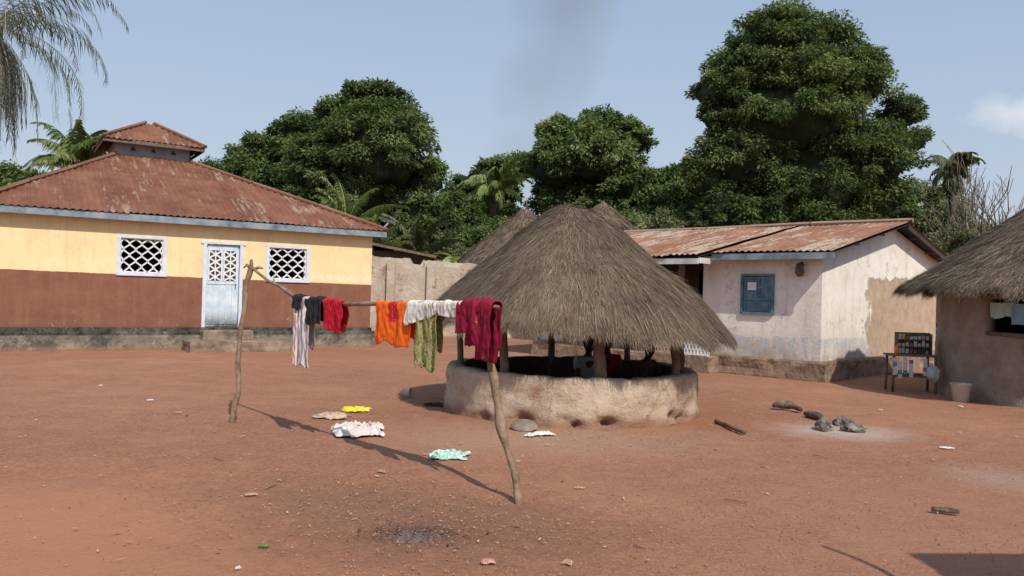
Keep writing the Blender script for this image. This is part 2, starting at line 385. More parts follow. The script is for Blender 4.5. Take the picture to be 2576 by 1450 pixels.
def bare_tree(base, label, seed, h=8.0):
    rg = random.Random(seed); e = thing('leafless_tree', label, 'tree', base); mt = MB(); mc = MB()
    def grow(p, d, L, r, lvl, mb):
        pts = [p]; q = p; n = 4
        for k in range(n):
            d = (d + Vector((rg.uniform(-.2,.2), rg.uniform(-.2,.2), rg.uniform(-.05,.15)))).normalized(); q = q + d*L/n; pts.append(q)
        mb.tube(pts, [max(.013, r*(1-.45*k/n)) for k in range(n+1)], 6 if lvl < 2 else 4)
        if lvl >= 4: return
        for k in range(3):
            nd = (d + Vector((rg.uniform(-.8,.8), rg.uniform(-.8,.8), rg.uniform(.0,.6)))).normalized()
            grow(pts[-1] if k == 0 else pts[rg.choice([2,3])], nd, L*rg.uniform(.62,.8), r*.55, lvl+1, mc)
    grow(Vector((0,0,-.1)), Vector((.1,0,1)), h*.36, .15, 0, mt)
    mt.obj('trunk', M_deadbark, e, True); mc.obj('crown', M_deadbark, e, True)
bare_tree((19.6,33,0), 'pale leafless tree with thin spreading branches', 3, 8.9)
bare_tree((22.0,35,0), 'small leafless tree with fine bare twigs', 8, 9.4)
bare_tree((20.9,34.5,0), 'small leafless tree with fine bare twigs', 12, 9.0)

# ------------------------------------------------------------------ ground
g = NT('laterite_dirt')
big = g.noise(.22, 6, .65); mid = g.noise(1.3, 7, .7); fine = g.noise(24, 6, .8)
c = g.ramp(big, [(.34, (.275,.112,.062)), (.5, (.35,.150,.083)), (.66, (.42,.198,.115))])
c = g.mix(g.ramp(mid, [(.42, 0.0), (.70, .65)]), c, (.225,.095,.058))
c = g.mix(g.ramp(g.noise(4.5, 7, .75), [(.5, 0.0), (.66, .55)]), c, (.46,.255,.158))
c = g.mix(g.ramp(g.noise(9, 7, .8), [(.5, 0.0), (.62, .35)]), c, (.20,.085,.052))
c = g.mix(g.ramp(fine, [(.45, 0.0), (.66, .8)]), c, (.47,.265,.17))
c = g.mix(g.ramp(g.noise(60, 4, .8), [(.52, 0.0), (.68, .6)]), c, (.16,.068,.042))
sp = g.vor(38); c = g.mix(g.ramp(sp, [(.06, .7), (.11, 0.0)]), c, g.ramp(g.noise(17), [(.45, (.19,.085,.055)), (.55, (.55,.40,.30))]))
px = g.xyz()
def spot(cx, cy, r0, r1, col, amt, c, nsc=3.0, sx=1.0, k=1.3):
    dx = g.math('MULTIPLY', g.math('SUBTRACT', px[0], cx), sx); dy = g.math('SUBTRACT', px[1], cy)
    d = g.math('SQRT', g.math('ADD', g.math('MULTIPLY', dx, dx), g.math('MULTIPLY', dy, dy)))
    d = g.math('ADD', d, g.math('MULTIPLY', g.math('SUBTRACT', g.noise(nsc, 8, .85), .5), r1*k))
    f = g.ramp(g.math('DIVIDE', d, r1*1.3), [(r0/r1/1.3, amt), (1/1.3, 0.0)])
    return g.mix(f, c, col)
c = spot(-3.4, 4.6, 1.0, 2.9, (.46,.208,.112), .88, c, 1)
c = spot(3.5, 5.8, .5, 2.6, (.40,.205,.13), .45, c, 1)
c = spot(4.15, 9.95, .05, .85, (.55,.48,.42), .7, c, 3, .8)
c = spot(4.7, 7.5, .05, .8, (.5,.38,.3), .4, c, 2)
c = spot(-.5, 5.4, .2, 1.1, (.22,.11,.07), .75, c, 5, .6, 2.4)
c = spot(-.58, 5.28, .02, .22, (.09,.07,.06), .85, c, 9, .6, 3.4)
c = spot(-.60, 5.22, .0, .14, (.34,.31,.28), .55, c, 16, .6, 3.4)
c = spot(-1.4, 6.2, .1, .8, (.24,.125,.08), .6, c, 5, .5, 2.4)
c = spot(.6, 9.0, .2, 1.5, (.46,.30,.20), .6, c, 3, .55)
c = spot(.88, 11.4, 1.2, 1.75, (.06,.04,.032), .9, c, 3)  # shade under the hut roof, painted as a dark patch on the floor
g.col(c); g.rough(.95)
hh = g.math('ADD', g.math('MULTIPLY', g.noise(8, 7, .75), .6), g.math('MULTIPLY', g.noise(38, 5, .8), .5))
g.bump(hh, .7, .05)
def axis(lo, hi, nlo, nhi, step):
    a = list(np.arange(nlo, nhi, step)); x = nhi; s = step
    while x < hi: a.append(x); s *= 1.35; x += s
    a.append(hi); x = nlo; s = step; b = []
    while True:
        s *= 1.35; x -= s
        if x < lo: break
        b.append(x)
    b.append(lo); return sorted(b + a)
xs = axis(-600, 600, -9, 9, .08); ys = axis(-600, 900, 3, 16, .08)
V = [(x, y, .014*mn.noise(Vector((x*1.1, y*1.1, 0))) + .009*mn.noise(Vector((x*4, y*4, 3))) + .003*mn.noise(Vector((x*11, y*11, 5))) - .004 if (-9<=x<=9 and 3<=y<=16) else -.004) for y in ys for x in xs]
nx = len(xs); F = [(j*nx+i, j*nx+i+1, (j+1)*nx+i+1, (j+1)*nx+i) for j in range(len(ys)-1) for i in range(nx-1)]
me = bpy.data.meshes.new('ground'); me.from_pydata(V, [], F); me.materials.append(g.m)
me.polygons.foreach_set('use_smooth', [True]*len(F))
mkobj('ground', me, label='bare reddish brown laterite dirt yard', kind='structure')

rgn = np.random.default_rng(3)
def litter(n, cx, cy, sx, sy, smin, smax, tmax=1.0, tmin=0.0):
    p = np.stack([rgn.normal(cx, sx, n), rgn.normal(cy, sy, n), rgn.uniform(.010, .022, n)], 1)
    a = rgn.uniform(0, 2*pi, n); ax = np.stack([np.cos(a), np.sin(a), rgn.uniform(-.2,.35,n)], 1); w = np.stack([-np.sin(a), np.cos(a), rgn.uniform(-.3,.3,n)], 1)
    L = rgn.uniform(smin, smax, n)[:,None]; W = L*rgn.uniform(.08,.5,n)[:,None]
    return np.stack([p-ax*L*.5, p+w*W*.5, p+ax*L*.5, p-w*W*.5], 1), tmin + rgn.random(n)*(tmax-tmin)
parts = [litter(1200, -.4, 5.4, .7, .35, .008, .035, .8, .15), litter(260, -.6, 5.24, .20, .11, .012, .045, .25), litter(20, -.6, 5.22, .2, .1, .01, .02, 1.0, .85),
         litter(800, -1.2, 6.1, .9, .35, .01, .04, .8, .1), litter(1500, .8, 7.0, 3.0, 1.8, .008, .035, .9, .25), litter(600, 1, 9.0, 1.0, .4, .01, .045, .85, .1), litter(1000, -1, 10, 5, 3.5, .012, .045, .95, .2), litter(110, .3, 7.5, 3.3, 2.5, .04, .09, .85, .3)]
lm = NT('litter'); t = lm.attr('tone')
lm.col(lm.ramp(t, [(0, (.05,.03,.022)), (.3, (.18,.09,.055)), (.6, (.40,.25,.15)), (.85, (.52,.38,.26)), (.97, (.62,.54,.46))]))
quads_obj('ground_litter', np.concatenate([a[0] for a in parts]), np.concatenate([a[1] for a in parts]), lm.m, kind='stuff', label='dry leaves, twigs and scraps scattered on the dirt', cat='litter')
pm = mottle('pebble', [(.22,.095,.06),(.44,.235,.15)], 8, bump=.3)
mb = MB()
for i in range(3600):
    y = 3.9 + 7*random.random()**1.5; x = random.uniform(-.7,.72)*y; r = random.uniform(.003, .010)
    if x < -1.2 and y < 6.5 and random.random() < .8: continue
    vs = [(x+r*random.uniform(.7,1.2)*math.cos(k*pi/2.5), y+r*random.uniform(.7,1.2)*math.sin(k*pi/2.5), .0) for k in range(5)] + [(x, y, .007+r*.7)]
    mb.add(vs, [(k, (k+1)%5, 5) for k in range(5)])
mb.obj('gravel', pm, kind='stuff', label='small reddish pebbles lying on the dirt', cat='gravel')

# ------------------------------------------------------------------ building materials
def rust_roof(name, base=((.145,.057,.034),(.22,.092,.056),(.30,.145,.092)), pale=(.50,.40,.30), pale_amt=.7, th=.56):
    m = NT(name); uv = m.tc.outputs['UV']; x = m.xyz(uv)
    n1 = m.noise(1.1, 5, .65, uv)
    c = m.ramp(n1, [(.3, base[0]), (.5, base[1]), (.72, base[2])])
    sid = m.t.nodes.new('ShaderNodeTexWhiteNoise'); sid.noise_dimensions = '2D'
    cb = m.t.nodes.new('ShaderNodeCombineXYZ')
    m.put(cb.inputs[0], m.math('FLOOR', m.math('DIVIDE', x[0], .78))); m.put(cb.inputs[1], m.math('FLOOR', m.math('DIVIDE', x[1], 1.75)))
    m.put(sid.inputs['Vector'], cb.outputs[0])
    c = m.mix(m.math('MULTIPLY', sid.outputs[0], .5), c, m.mix(1.0, c, (.62,.55,.52), 'MULTIPLY'))
    st = m.noise(1.0, 6, .7, m.vscale(uv, (5.5, .9, 1)))
    bandw = m.math('ADD', st, m.math('MULTIPLY', m.math('SUBTRACT', sid.outputs[0], .5), .20))
    pl = m.math('MULTIPLY', m.ramp(bandw, [(th, 0.0), (th+.09, 1.0)]), m.ramp(m.noise(14, 4, .7, uv), [(.4, .25), (.62, 1.0)]))
    c = m.mix(m.math('MULTIPLY', pl, pale_amt), c, pale)
    c = m.mix(m.ramp(m.noise(22, 5, .8, uv), [(.55, 0.0), (.7, .5)]), c, m.mix(1.0, c, (.5,.45,.45), 'MULTIPLY'))
    dk = m.noise(1.0, 5, .7, m.vscale(uv, (9, 1.2, 1)))
    c = m.mix(m.ramp(dk, [(.55, 0.0), (.75, .6)]), c, (.1,.05,.035))
    fr = m.math('FRACT', m.math('DIVIDE', x[1], 1.75))
    c = m.mix(m.ramp(fr, [(0, .7), (.02, 0.0)]), c, (.05,.03,.025))
    fx = m.math('FRACT', m.math('DIVIDE', x[0], .78))
    c = m.mix(m.ramp(fx, [(0, .5), (.03, 0.0)]), c, (.06,.035,.03))
    m.col(c); m.rough(.75); m.bump(m.noise(30, 4, .6, uv), .25, .01); return m.m
M_roof = rust_roof('rusty_corrugated_iron')
M_roof2 = rust_roof('rusty_corrugated_iron_pale', ((.18,.08,.047),(.27,.132,.08),(.36,.20,.13)), (.52,.45,.37), .85, .50)
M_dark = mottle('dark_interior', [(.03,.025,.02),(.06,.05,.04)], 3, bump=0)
M_shademud = mottle('shade_darkened_mud', [(.05,.035,.028),(.12,.085,.065)], 3, bump=.4)  # mud coloured dark to carry the shade inside huts and porch
M_undershade = mottle('shade_dark_underside', [(.035,.03,.027),(.07,.06,.052)], 3, bump=.2)  # shade below the roof put into the colour of its underside
M_timber = mottle('weathered_timber', [(.10,.075,.055),(.22,.165,.125)], 8, bump=.5)

yw = NT('yellow_brown_painted_wall'); x = yw.xyz()
yel = yw.ramp(yw.noise(1.3, 6, .7), [(.3, (.76,.59,.32)), (.55, (.82,.66,.38)), (.75, (.87,.74,.48))])
brn = yw.ramp(yw.noise(2, 6, .7), [(.3, (.185,.078,.048)), (.7, (.26,.12,.078))])
zz = yw.math('ADD', x[2], yw.math('MULTIPLY', yw.math('SUBTRACT', yw.noise(4, 4), .5), .035))
zz = yw.math('ADD', zz, yw.math('MULTIPLY', yw.math('SUBTRACT', x[0], 4.3), .011))
c = yw.mix(yw.ramp(yw.math('SUBTRACT', zz, 1.29), [(.499, 1.0), (.503, 0.0)]), yel, brn)
ch = yw.ramp(yw.noise(6, 7, .8), [(.60, 0.0), (.63, 1.0)]); low = yw.ramp(x[2], [(.5, 1.0), (.72, .6), (1.0, .0)])
c = yw.mix(yw.math('MULTIPLY', ch, low), c, (.48,.38,.32))
c = yw.mix(yw.math('MULTIPLY', yw.ramp(yw.noise(1.0, 6, .75, yw.vscale(yw.tc.outputs['Object'], (7,7,.7))), [(.5, 0.0), (.8, .5)]), .8), c, (.34,.22,.15))
c = yw.mix(yw.ramp(yw.noise(.8, 5, .7), [(.52, 0.0), (.75, .35)]), c, yw.mix(1.0, c, (.72,.68,.62), 'MULTIPLY'))
c = yw.mix(yw.ramp(x[2], [(.5, .55), (.62, 0.0)]), c, (.09,.07,.06))
wr = yw.math('MULTIPLY', yw.ramp(yw.noise(16, 5, .8), [(.50, 0.0), (.56, .8)]), yw.math('COMPARE', x[2], 1.90, .08))
wr = yw.math('MULTIPLY', wr, yw.math('GREATER_THAN', x[0], 6.98))
c = yw.mix(wr, c, (.86,.82,.72))
yw.col(c); yw.rough(.85); yw.bump(yw.noise(9, 6, .65), .35, .03); M_yw = yw.m

pl = NT('worn_plinth'); x = pl.xyz()
c = pl.ramp(pl.noise(2.5, 6, .7), [(.3, (.10,.10,.084)), (.5, (.20,.175,.14)), (.7, (.31,.25,.19))])
c = pl.mix(pl.math('MULTIPLY', pl.ramp(pl.noise(3.5, 5, .7), [(.38, 1.0), (.62, .35)]), pl.ramp(x[2], [(.34, 0.0), (.38, 1.0)])), c, (.022,.024,.024))
c = pl.mix(pl.ramp(pl.noise(1.7, 6, .8), [(.50, 0.0), (.58, .75)]), c, (.05,.052,.046))
c = pl.mix(pl.ramp(pl.noise(8, 6, .8), [(.62, 0.0), (.66, .8)]), c, (.5,.46,.4))
c = pl.mix(pl.ramp(x[2], [(0.0, .8), (.14, 0.0)]), c, (.3,.16,.1))
pl.col(c); pl.bump(pl.noise(14, 6, .7), .6, .03); M_pl = pl.m
M_step = mottle('step_cement', [(.10,.075,.055),(.24,.175,.13),(.36,.28,.22)], 3, bump=.6)
M_white = mottle('white_lattice_paint', [(.62,.63,.66),(.78,.79,.8)], 7, bump=.3)
M_lblue = mottle('pale_blue_paint', [(.50,.58,.70),(.68,.73,.80)], 5, bump=.3)
M_fascia = mottle('blue_grey_fascia', [(.1,.14,.18),(.2,.26,.31),(.32,.36,.4)], 3, bump=.4)
M_cup = mottle('grey_blue_wall', [(.2,.23,.27),(.32,.35,.39)], 4, bump=.4)

# ------------------------------------------------------------------ yellow house
A = Vector((-11.35,17.8,0)); Lh = 8.74; Dh = 11.0; XL = -.35
ang = math.atan2(4.7, 7.37)
H = thing('yellow_house', 'yellow and brown painted house with rusty pyramid roof', 'house', A, ang)
ops = [(2.33,3.27,1.87,2.69),(4.28,5.12,.55,2.66),(5.86,6.86,1.83,2.65)]
mb = MB()
mb.wall((XL,0,0),(1,0,0),(0,1,0),Lh-XL,.5,3.12,.22,[(a-XL,b-XL,c_,d_) for a,b,c_,d_ in ops],0,1)
mb.wall((Lh,.22,0),(0,1,0),(-1,0,0),Dh-.44,.5,3.12,.22,(),0,1)
mb.wall((Lh,Dh,0),(-1,0,0),(0,-1,0),Lh-XL,.5,3.12,.22,(),0,1)
mb.wall((XL,Dh-.22,0),(0,-1,0),(1,0,0),Dh-.44,.5,3.12,.22,[(5,5.9,1.8,2.6)],0,1)
mb.obj('wall', [M_yw, M_dark], H)
def rough_strip(mb, pts, z0, z1, seed, amp=.04, mi=0, step=.12):
    P = []
    for a, b in zip(pts, pts[1:]+pts[:1]):
        a = Vector(a); b = Vector(b); n = max(1, int((b-a).length/step))
        for k in range(n): P.append(a.lerp(b, k/n))
    n = len(P); c = sum(P, Vector((0,0)))/n; rows = [0,.25,.5,.75,.92,1]; o = len(mb.v)
    for j, f in enumerate(rows):
        for p in P:
            d = (p-c).normalized(); k = amp*mn.noise(Vector((p.x*3, p.y*3, f*3+seed))) + amp*.6*mn.noise(Vector((p.x*9, p.y*9, f*7+seed))) - (amp*.75 if f == 1 else 0) + (amp*.75 if f < .3 else 0)
            z = z0+(z1-z0)*f + (amp*.4*mn.noise(Vector((p.x*4,p.y*4,seed))) if f > .9 else 0)
            mb.v.append((p.x+d.x*k, p.y+d.y*k, z))
    for j in range(len(rows)-1):
        for i in range(n):
            i2 = (i+1)%n; mb.f.append((o+j*n+i, o+j*n+i2, o+(j+1)*n+i2, o+(j+1)*n+i)); mb.mi.append(mi)
    mb.f.append(tuple(o+(len(rows)-1)*n+i for i in range(n))); mb.mi.append(mi)
mb = MB(); rough_strip(mb, [(XL-.16,-.16),(Lh+.12,-.16),(Lh+.12,Dh+.15),(XL-.16,Dh+.15)], -.1, .45, 8, .02); mb.box(XL-.05,Lh+.03,-.05,Dh+.05,.40,.54)
mb.obj('plinth', M_pl, H)
cx, cy, hw, zb = Lh/2-.75, 5.5, 1.0, 5.32; o = .32; ze = 3.27
E = [(XL-o,-o,ze),(Lh+o,-o,ze),(Lh+o,Dh+o,ze),(XL-o,Dh+o,ze)]
Tt = [(cx-hw,cy-hw,zb),(cx+hw,cy-hw,zb),(cx+hw,cy+hw,zb),(cx-hw,cy+hw,zb)]
mb = MB()
for i in range(4):
    j = (i+1)%4; mb.corr(E[i],E[j],Tt[i],Tt[j],.15,.018,0,seed=i+1,jag=.025)
    a = Vector(E[i]); b = Vector(Tt[i]); d = (b-a)
    mb.tube([a+Vector((0,0,.03)), a+d*.33+Vector((0,0,.045)), a+d*.66+Vector((0,0,.03)), b+Vector((0,0,.03))], .055, 6, 0)
roof = mb.obj('roof', [M_roof], H)
mb = MB()
mb.box(XL-o+.02,Lh+o-.02,-o+.02,-o+.05,3.09,3.245); mb.box(Lh+o-.05,Lh+o-.02,-o+.052,Dh+o-.05,3.09,3.245)
mb.box(XL-o+.02,XL-o+.05,-o+.052,Dh+o-.05,3.09,3.245)
mb.box(XL-o+.052,Lh+o-.052,-o+.052,-.002,3.125,3.14,1)
mb.obj('fascia', [M_fascia, M_timber], roof)
mb = MB()
h2 = 1.0
for (p,d,n) in [((cx-h2,cy-h2,0),(1,0,0),(0,1,0)),((cx+h2,cy-h2+.1,0),(0,1,0),(-1,0,0)),((cx+h2,cy+h2,0),(-1,0,0),(0,-1,0)),((cx-h2,cy+h2-.1,0),(0,-1,0),(1,0,0))]:
    mb.wall(p,d,n,2*h2-(.2 if d[1] else 0),4.9,5.74,.1,(),0,0)
for k in range(3):
    px0 = cx-h2+.45+.55*k; y = cy-h2-.004
    mb.add([(px0-.08,y,5.48),(px0+.08,y,5.48),(px0,y,5.62)], [(0,1,2)], 1)
    xx = cx+h2+.004; yy = cy-h2+.45+.55*k
    mb.add([(xx,yy-.08,5.48),(xx,yy+.08,5.48),(xx,yy,5.62)], [(0,1,2)], 1)
r2 = 1.40; ze2 = 5.74; ap = 6.48
E2 = [(cx-r2,cy-r2,ze2),(cx+r2,cy-r2,ze2),(cx+r2,cy+r2,ze2),(cx-r2,cy+r2,ze2)]
for i in range(4):
    j=(i+1)%4; t0 = (cx+(-.12 if i in (0,3) else .12), cy+(-.12 if i<2 else .12), ap); t1 = (cx+(-.12 if j in (0,3) else .12), cy+(-.12 if j<2 else .12), ap)
    mb.corr(E2[i],E2[j],t0,t1,.15,.018,2,seed=7+i,jag=.03)
    mb.tube([Vector(E2[i])+Vector((0,0,.03)), Vector(t0)+Vector((0,0,.04))], .05, 6, 2)
mb.box(cx-r2+.03,cx+r2-.03,cy-r2+.03,cy-r2+.055,5.62,5.72,3); mb.box(cx+r2-.055,cx+r2-.03,cy-r2+.057,cy+r2-.03,5.62,5.72,3); mb.box(cx-r2+.03,cx-r2+.055,cy-r2+.057,cy+r2-.03,5.62,5.72,3)
mb.obj('cupola', [M_cup, M_dark, M_roof, M_timber], roof)

def lattice(mb, x0, x1, z0, z1, y, nx, nz, w, th):
    dx = (x1-x0)/nx; dz = (z1-z0)/nz
    for i in range(nx+1):
        s = 1 if i % 2 else -1; pts = []
        for k in range(nz*2+1):
            z = z0 + dz*k/2; a = (dx/2-w*.25) * (1 if k % 2 else -1)*s
            xx = min(x1, max(x0, x0+i*dx + a))
            pts.append((xx, z - dz*.09 if k else z)); 
            if 0 < k < nz*2: pts.append((xx, z + dz*.09))
        for p, q in zip(pts[:-1], pts[1:]):
            mb.beam((p[0],y,p[1]),(q[0],y,q[1]),w,th)
for (a0,a1,z0,z1) in (ops[0], ops[2]):
    w = sub_empty('window', H)
    f = MB(); t = .085
    f.box(a0-t,a1+t,-.02,-.002,z1,z1+t*.8); f.box(a0-t,a1+t,-.04,.0-.002,z0-t,z0)
    f.box(a0-t,a0,-.02,-.002,z0+.001,z1-.001); f.box(a1,a1+t,-.02,-.002,z0+.001,z1-.001)
    f.obj('frame', M_lblue, w)
    l = MB(); lattice(l, a0, a1, z0, z1, .06, 7, 3, .032, .06); 
    l.box(a0,a0+.02,.03,.1,z0,z1); l.box(a1-.02,a1,.03,.1,z0,z1); l.box(a0+.021,a1-.021,.03,.1,z0,z0+.02); l.box(a0+.021,a1-.021,.03,.1,z1-.02,z1)
    l.obj('lattice', M_white, w)
dm = NT('worn_pale_blue_door'); x = dm.xyz()
c = dm.ramp(dm.noise(3, 6, .7), [(.3, (.38,.52,.62)), (.55, (.6,.7,.76)), (.75, (.74,.78,.78))])
c = dm.mix(dm.math('MULTIPLY', dm.ramp(dm.noise(6, 6, .8), [(.32, 0.0), (.50, 1.0)]), dm.ramp(x[2], [(.55, 1.0), (1.05, 0.0)])), c, (.05,.06,.05))
c = dm.mix(dm.ramp(dm.noise(1, 5, .8, dm.vscale(dm.tc.outputs['Object'], (30, 1, 2))), [(.6, 0.0), (.75, .7)]), c, (.22,.25,.25))
dm.col(c); dm.rough(.7); M_door = dm.m
D = sub_empty('door', H)
mb = MB()
mb.box(4.30,5.10,.05,.09,.56,2.64)
for k in range(5): mb.box(4.33+.153*k,4.33+.153*k+.146,.035,.049,.62,1.62)
mb.box(4.33,5.07,.03,.049,1.64,1.72); mb.box(4.33,5.07,.03,.049,2.5,2.6)
mb.obj('leaf', M_door, D)
mb = MB()
for (a,b) in ((4.36,4.67),(4.73,5.04)):
    mb.box(a,b,.041,.049,1.73,2.49,1)
    n=4; dz=.76/n
    for k in range(n):
        z=1.73+k*dz; mb.beam((a,.034,z),(b,.034,z+dz),.04,.016); mb.beam((a,.028,z+dz),(b,.028,z),.04,.016)
    for xx in (a,b,(a+b)/2): mb.beam((xx,.022,1.73),(xx,.022,2.49),.03,.014)
mb.obj('lattice', [M_white, M_dark], D)
mb = MB()
mb.box(4.21,4.29,-.03,.1,.545,2.655); mb.box(5.11,5.19,-.03,.1,.545,2.655); mb.box(4.15,5.25,-.032,.1,2.657,2.72)
mb.obj('frame', M_lblue, D)
mb = MB(); mb.tube([(5.02,.02,1.55),(5.02,-.01,1.55),(5.02,-.01,1.66),(5.02,.02,1.66)], .01, 6); mb.obj('handle', M_timber, D, True)
mb = MB(); rough_strip(mb, [(3.75,-1.15),(6.15,-1.15),(6.15,-.17),(3.75,-.17)], -.05, .26, 4, .02, step=.08); rough_strip(mb, [(4.15,-.6),(5.35,-.6),(5.35,-.165),(4.15,-.165)], .20, .49, 6, .015, step=.08)
mb.obj('front_step', M_step, H)

# ------------------------------------------------------------------ white house
ww = NT('worn_whitewash'); x = ww.xyz(); oc = ww.tc.outputs['Object']
c = ww.ramp(ww.noise(1.5, 6, .7), [(.3, (.64,.58,.50)), (.5, (.77,.72,.65)), (.7, (.84,.81,.75))])
blu = ww.math('MULTIPLY', ww.ramp(ww.noise(2.6, 7, .8), [(.42, 0.0), (.54, .8)]), ww.ramp(ww.math('ADD', x[2], ww.math('MULTIPLY', ww.noise(2, 5), .3)), [(.45, .9), (1.30, .9), (1.6, 0.0)] ))
c = ww.mix(blu, c, (.38,.46,.55))
c = ww.mix(ww.ramp(ww.noise(2.2, 7, .8), [(.56, 0.0), (.63, .75)]), c, (.48,.37,.27))
c = ww.mix(ww.ramp(ww.noise(1.0, 6, .8, ww.vscale(oc, (5,5,.6))), [(.53, 0.0), (.76, .5)]), c, (.36,.30,.24))
c = ww.mix(ww.math('MULTIPLY', ww.ramp(x[2], [(.4, 1.0), (1.25, .0)]), ww.ramp(ww.noise(3, 7, .8), [(.38, 0.0), (.58, .9)])), c, (.42,.29,.20))
px_ = ww.math('ABSOLUTE', ww.math('SUBTRACT', x[0], 5.4)); pz_ = ww.math('ABSOLUTE', ww.math('SUBTRACT', x[2], 1.3))
dd = ww.math('MAXIMUM', ww.math('DIVIDE', px_, 3.2), ww.math('DIVIDE', pz_, 1.05))
dd = ww.math('ADD', dd, ww.math('MULTIPLY', ww.math('SUBTRACT', ww.noise(1.2, 8, .68), .5), .75))
side = ww.math('LESS_THAN', x[1], .1)
pm_ = ww.math('MULTIPLY', ww.ramp(dd, [(.86, 1.0), (.90, 0.0)]), side)
edge = ww.math('MULTIPLY', ww.math('COMPARE', dd, .892, .006), side)
mud = ww.ramp(ww.noise(3, 6, .7), [(.3, (.36,.25,.175)), (.7, (.54,.41,.30))])
c = ww.mix(pm_, c, mud); c = ww.mix(ww.math('MULTIPLY', edge, .6), c, (.14,.10,.075))
ww.col(c); h_ = ww.math('ADD', ww.math('MULTIPLY', ww.noise(7, 6, .7), .5), ww.math('MULTIPLY', pm_, -.5)); ww.bump(h_, .6, .04); M_ww = ww.m
M_mud = mottle('mud_plaster', [(.22,.14,.095),(.33,.225,.155),(.43,.31,.22)], 3, bump=.8, bscale=9, dist=.04)
M_mudpl = mottle('mud_plinth', [(.15,.1,.07),(.25,.17,.12),(.33,.23,.17)], 3.5, bump=.9, bscale=8, dist=.05)
M_blueshut = mottle('blue_shutter_paint', [(.06,.12,.15),(.11,.19,.235),(.17,.26,.29)], 6, bump=.3)
M_wfascia = mottle('white_fascia', [(.4,.42,.42),(.65,.66,.64)], 4, bump=.3)
gv = Vector((.69,.72,0)).normalized(); W = thing('white_house', 'whitewashed mud house with rusty corrugated gable roof', 'house', (6.3,16.2,0), math.atan2(gv.y, gv.x))
DW = 7.6; LW = 7.6; zt = 2.60; zr = 3.46; zbk = 2.85
mb = MB()
win = (1.06,1.72,1.36,2.13)
mb.wall((0,0,0),(0,1,0),(1,0,0),2.72,.38,zt-.03,.25,[win],0,1)
mb.wall((0,6.4,0),(0,1,0),(1,0,0),LW-6.4,.38,zt-.03,.25,(),0,1)
mb.wall((.25,2.72,0),(1,0,0),(0,-1,0),1.6,.38,zt+.2,.2,(),2,1)
mb.wall((1.85,2.52,0),(0,1,0),(1,0,0),4.1,.38,zt+.35,.2,[(.5,1.4,.4,2.35)],2,1)
mb.wall((.25,6.4,0),(1,0,0),(0,1,0),1.6,.38,zt+.2,.2,(),2,1)
mb.poly_extrude([(.252,0,.38),(DW,0,.38),(DW,0,zbk-.05),(4.1,0,zr-.02),(.252,0,zt+.0)], (0,.25,0), 0)
mb.add([(0,-.002,.38),(.252,-.002,.38),(.252,-.002,zt),(0,-.002,zt-.03)], [(0,1,2,3)], 0)
mb.poly_extrude([(.252,LW,.38),(.252,LW,zt),(4.1,LW,zr-.02),(DW,LW,zbk-.05),(DW,LW,.38)], (0,-.25,0), 0)
mb.wall((DW,LW-.25,0),(0,-1,0),(-1,0,0),LW-.5,.38,zbk-.05,.25,(),0,1)
mb.obj('wall', [M_ww, M_dark, M_shademud], W)
mb = MB()
rough_strip(mb, [(-.17,-.17),(DW+.15,-.17),(DW+.15,LW+.15),(-.17,LW+.15)], -.1, .40, 3)
rough_strip(mb, [(-.60,2.2),(0,2.2),(0,6.6),(-.60,6.6)], -.1, .36, 5)
mb.obj('plinth', M_mudpl, W)
w = sub_empty('window', W)
f = MB(); y0,y1,z0,z1 = win; t=.05
f.box(-.05,.06,y0-t,y0,z0-t,z1+t); f.box(-.05,.06,y1,y1+t,z0-t,z1+t); f.box(-.05,.06,y0,y1,z1,z1+t); f.box(-.06,.06,y0,y1,z0-t,z0)
f.obj('frame', M_blueshut, w)
s = MB()
for (a,b) in ((y0+.01,(y0+y1)/2-.004),((y0+y1)/2+.004,y1-.01)):
    s.box(.0,.02,a,b,z0+.01,z1-.01,0)
    s.box(-.02,-.001,a,a+.05,z0+.01,z1-.01,0); s.box(-.02,-.001,b-.05,b,z0+.01,z1-.01,0)
    for zz in (z0+.01, z0+.25, z0+.5, z1-.06): s.box(-.02,-.001,a+.051,b-.051,zz,zz+.05,0)
s.box(-.022,-.0125,y1-.3,y1-.1,z1-.3,z1-.13,1)
s.obj('shutter', [M_blueshut, M_white], w)
mb = MB(); sl = (zr+.12-2.64)/(4.1+.45); GO = -.34
def zf(x): return 2.64 + (x+.45)*sl
mb.corr((-.45,GO-.08,zf(-.45)),(-.45,2.3,zf(-.45)),(4.1,GO-.08,zf(4.1)),(4.1,2.3,zf(4.1)),.14,.017,0,seed=21,jag=.03,under=1)
mb.corr((-.95,2.3,zf(-.95)+.02),(-.95,LW+.3,zf(-.95)+.02),(4.1,2.3,zf(4.1)+.02),(4.1,LW+.3,zf(4.1)+.02),.14,.017,0,seed=23,jag=.03,under=1)
mb.corr((DW+.1,GO,zbk),(DW+.1,LW+.3,zbk),(4.1,GO,zf(4.1)),(4.1,LW+.3,zf(4.1)),.14,.015,0,seed=22,jag=.03,under=1)
mb.tube([(4.1,GO-.1,zf(4.1)+.03),(4.1,2,zf(4.1)+.045),(4.1,5,zf(4.1)+.02),(4.1,LW+.3,zf(4.1)+.03)], .06, 6, 0)
rf = mb.obj('roof', [M_roof2, M_undershade], W)
MB().box(-.43,-.40,GO-.06,2.28,2.47,2.60,0).obj('fascia', M_fascia, rf)
MB().box(-.93,-.90,2.32,LW+.2,2.36,2.48,0).obj('fascia', M_wfascia, rf)
MB().box(-.89,-.44,2.30,2.33,2.38,2.5,0).obj('fascia', M_wfascia, rf)
MB().beam((4.1,GO+.03,zf(4.1)-.10),(DW+.05,GO+.03,zbk-.10),.10,.03,(0,1,0)).obj('barge_board', M_undershade, rf)
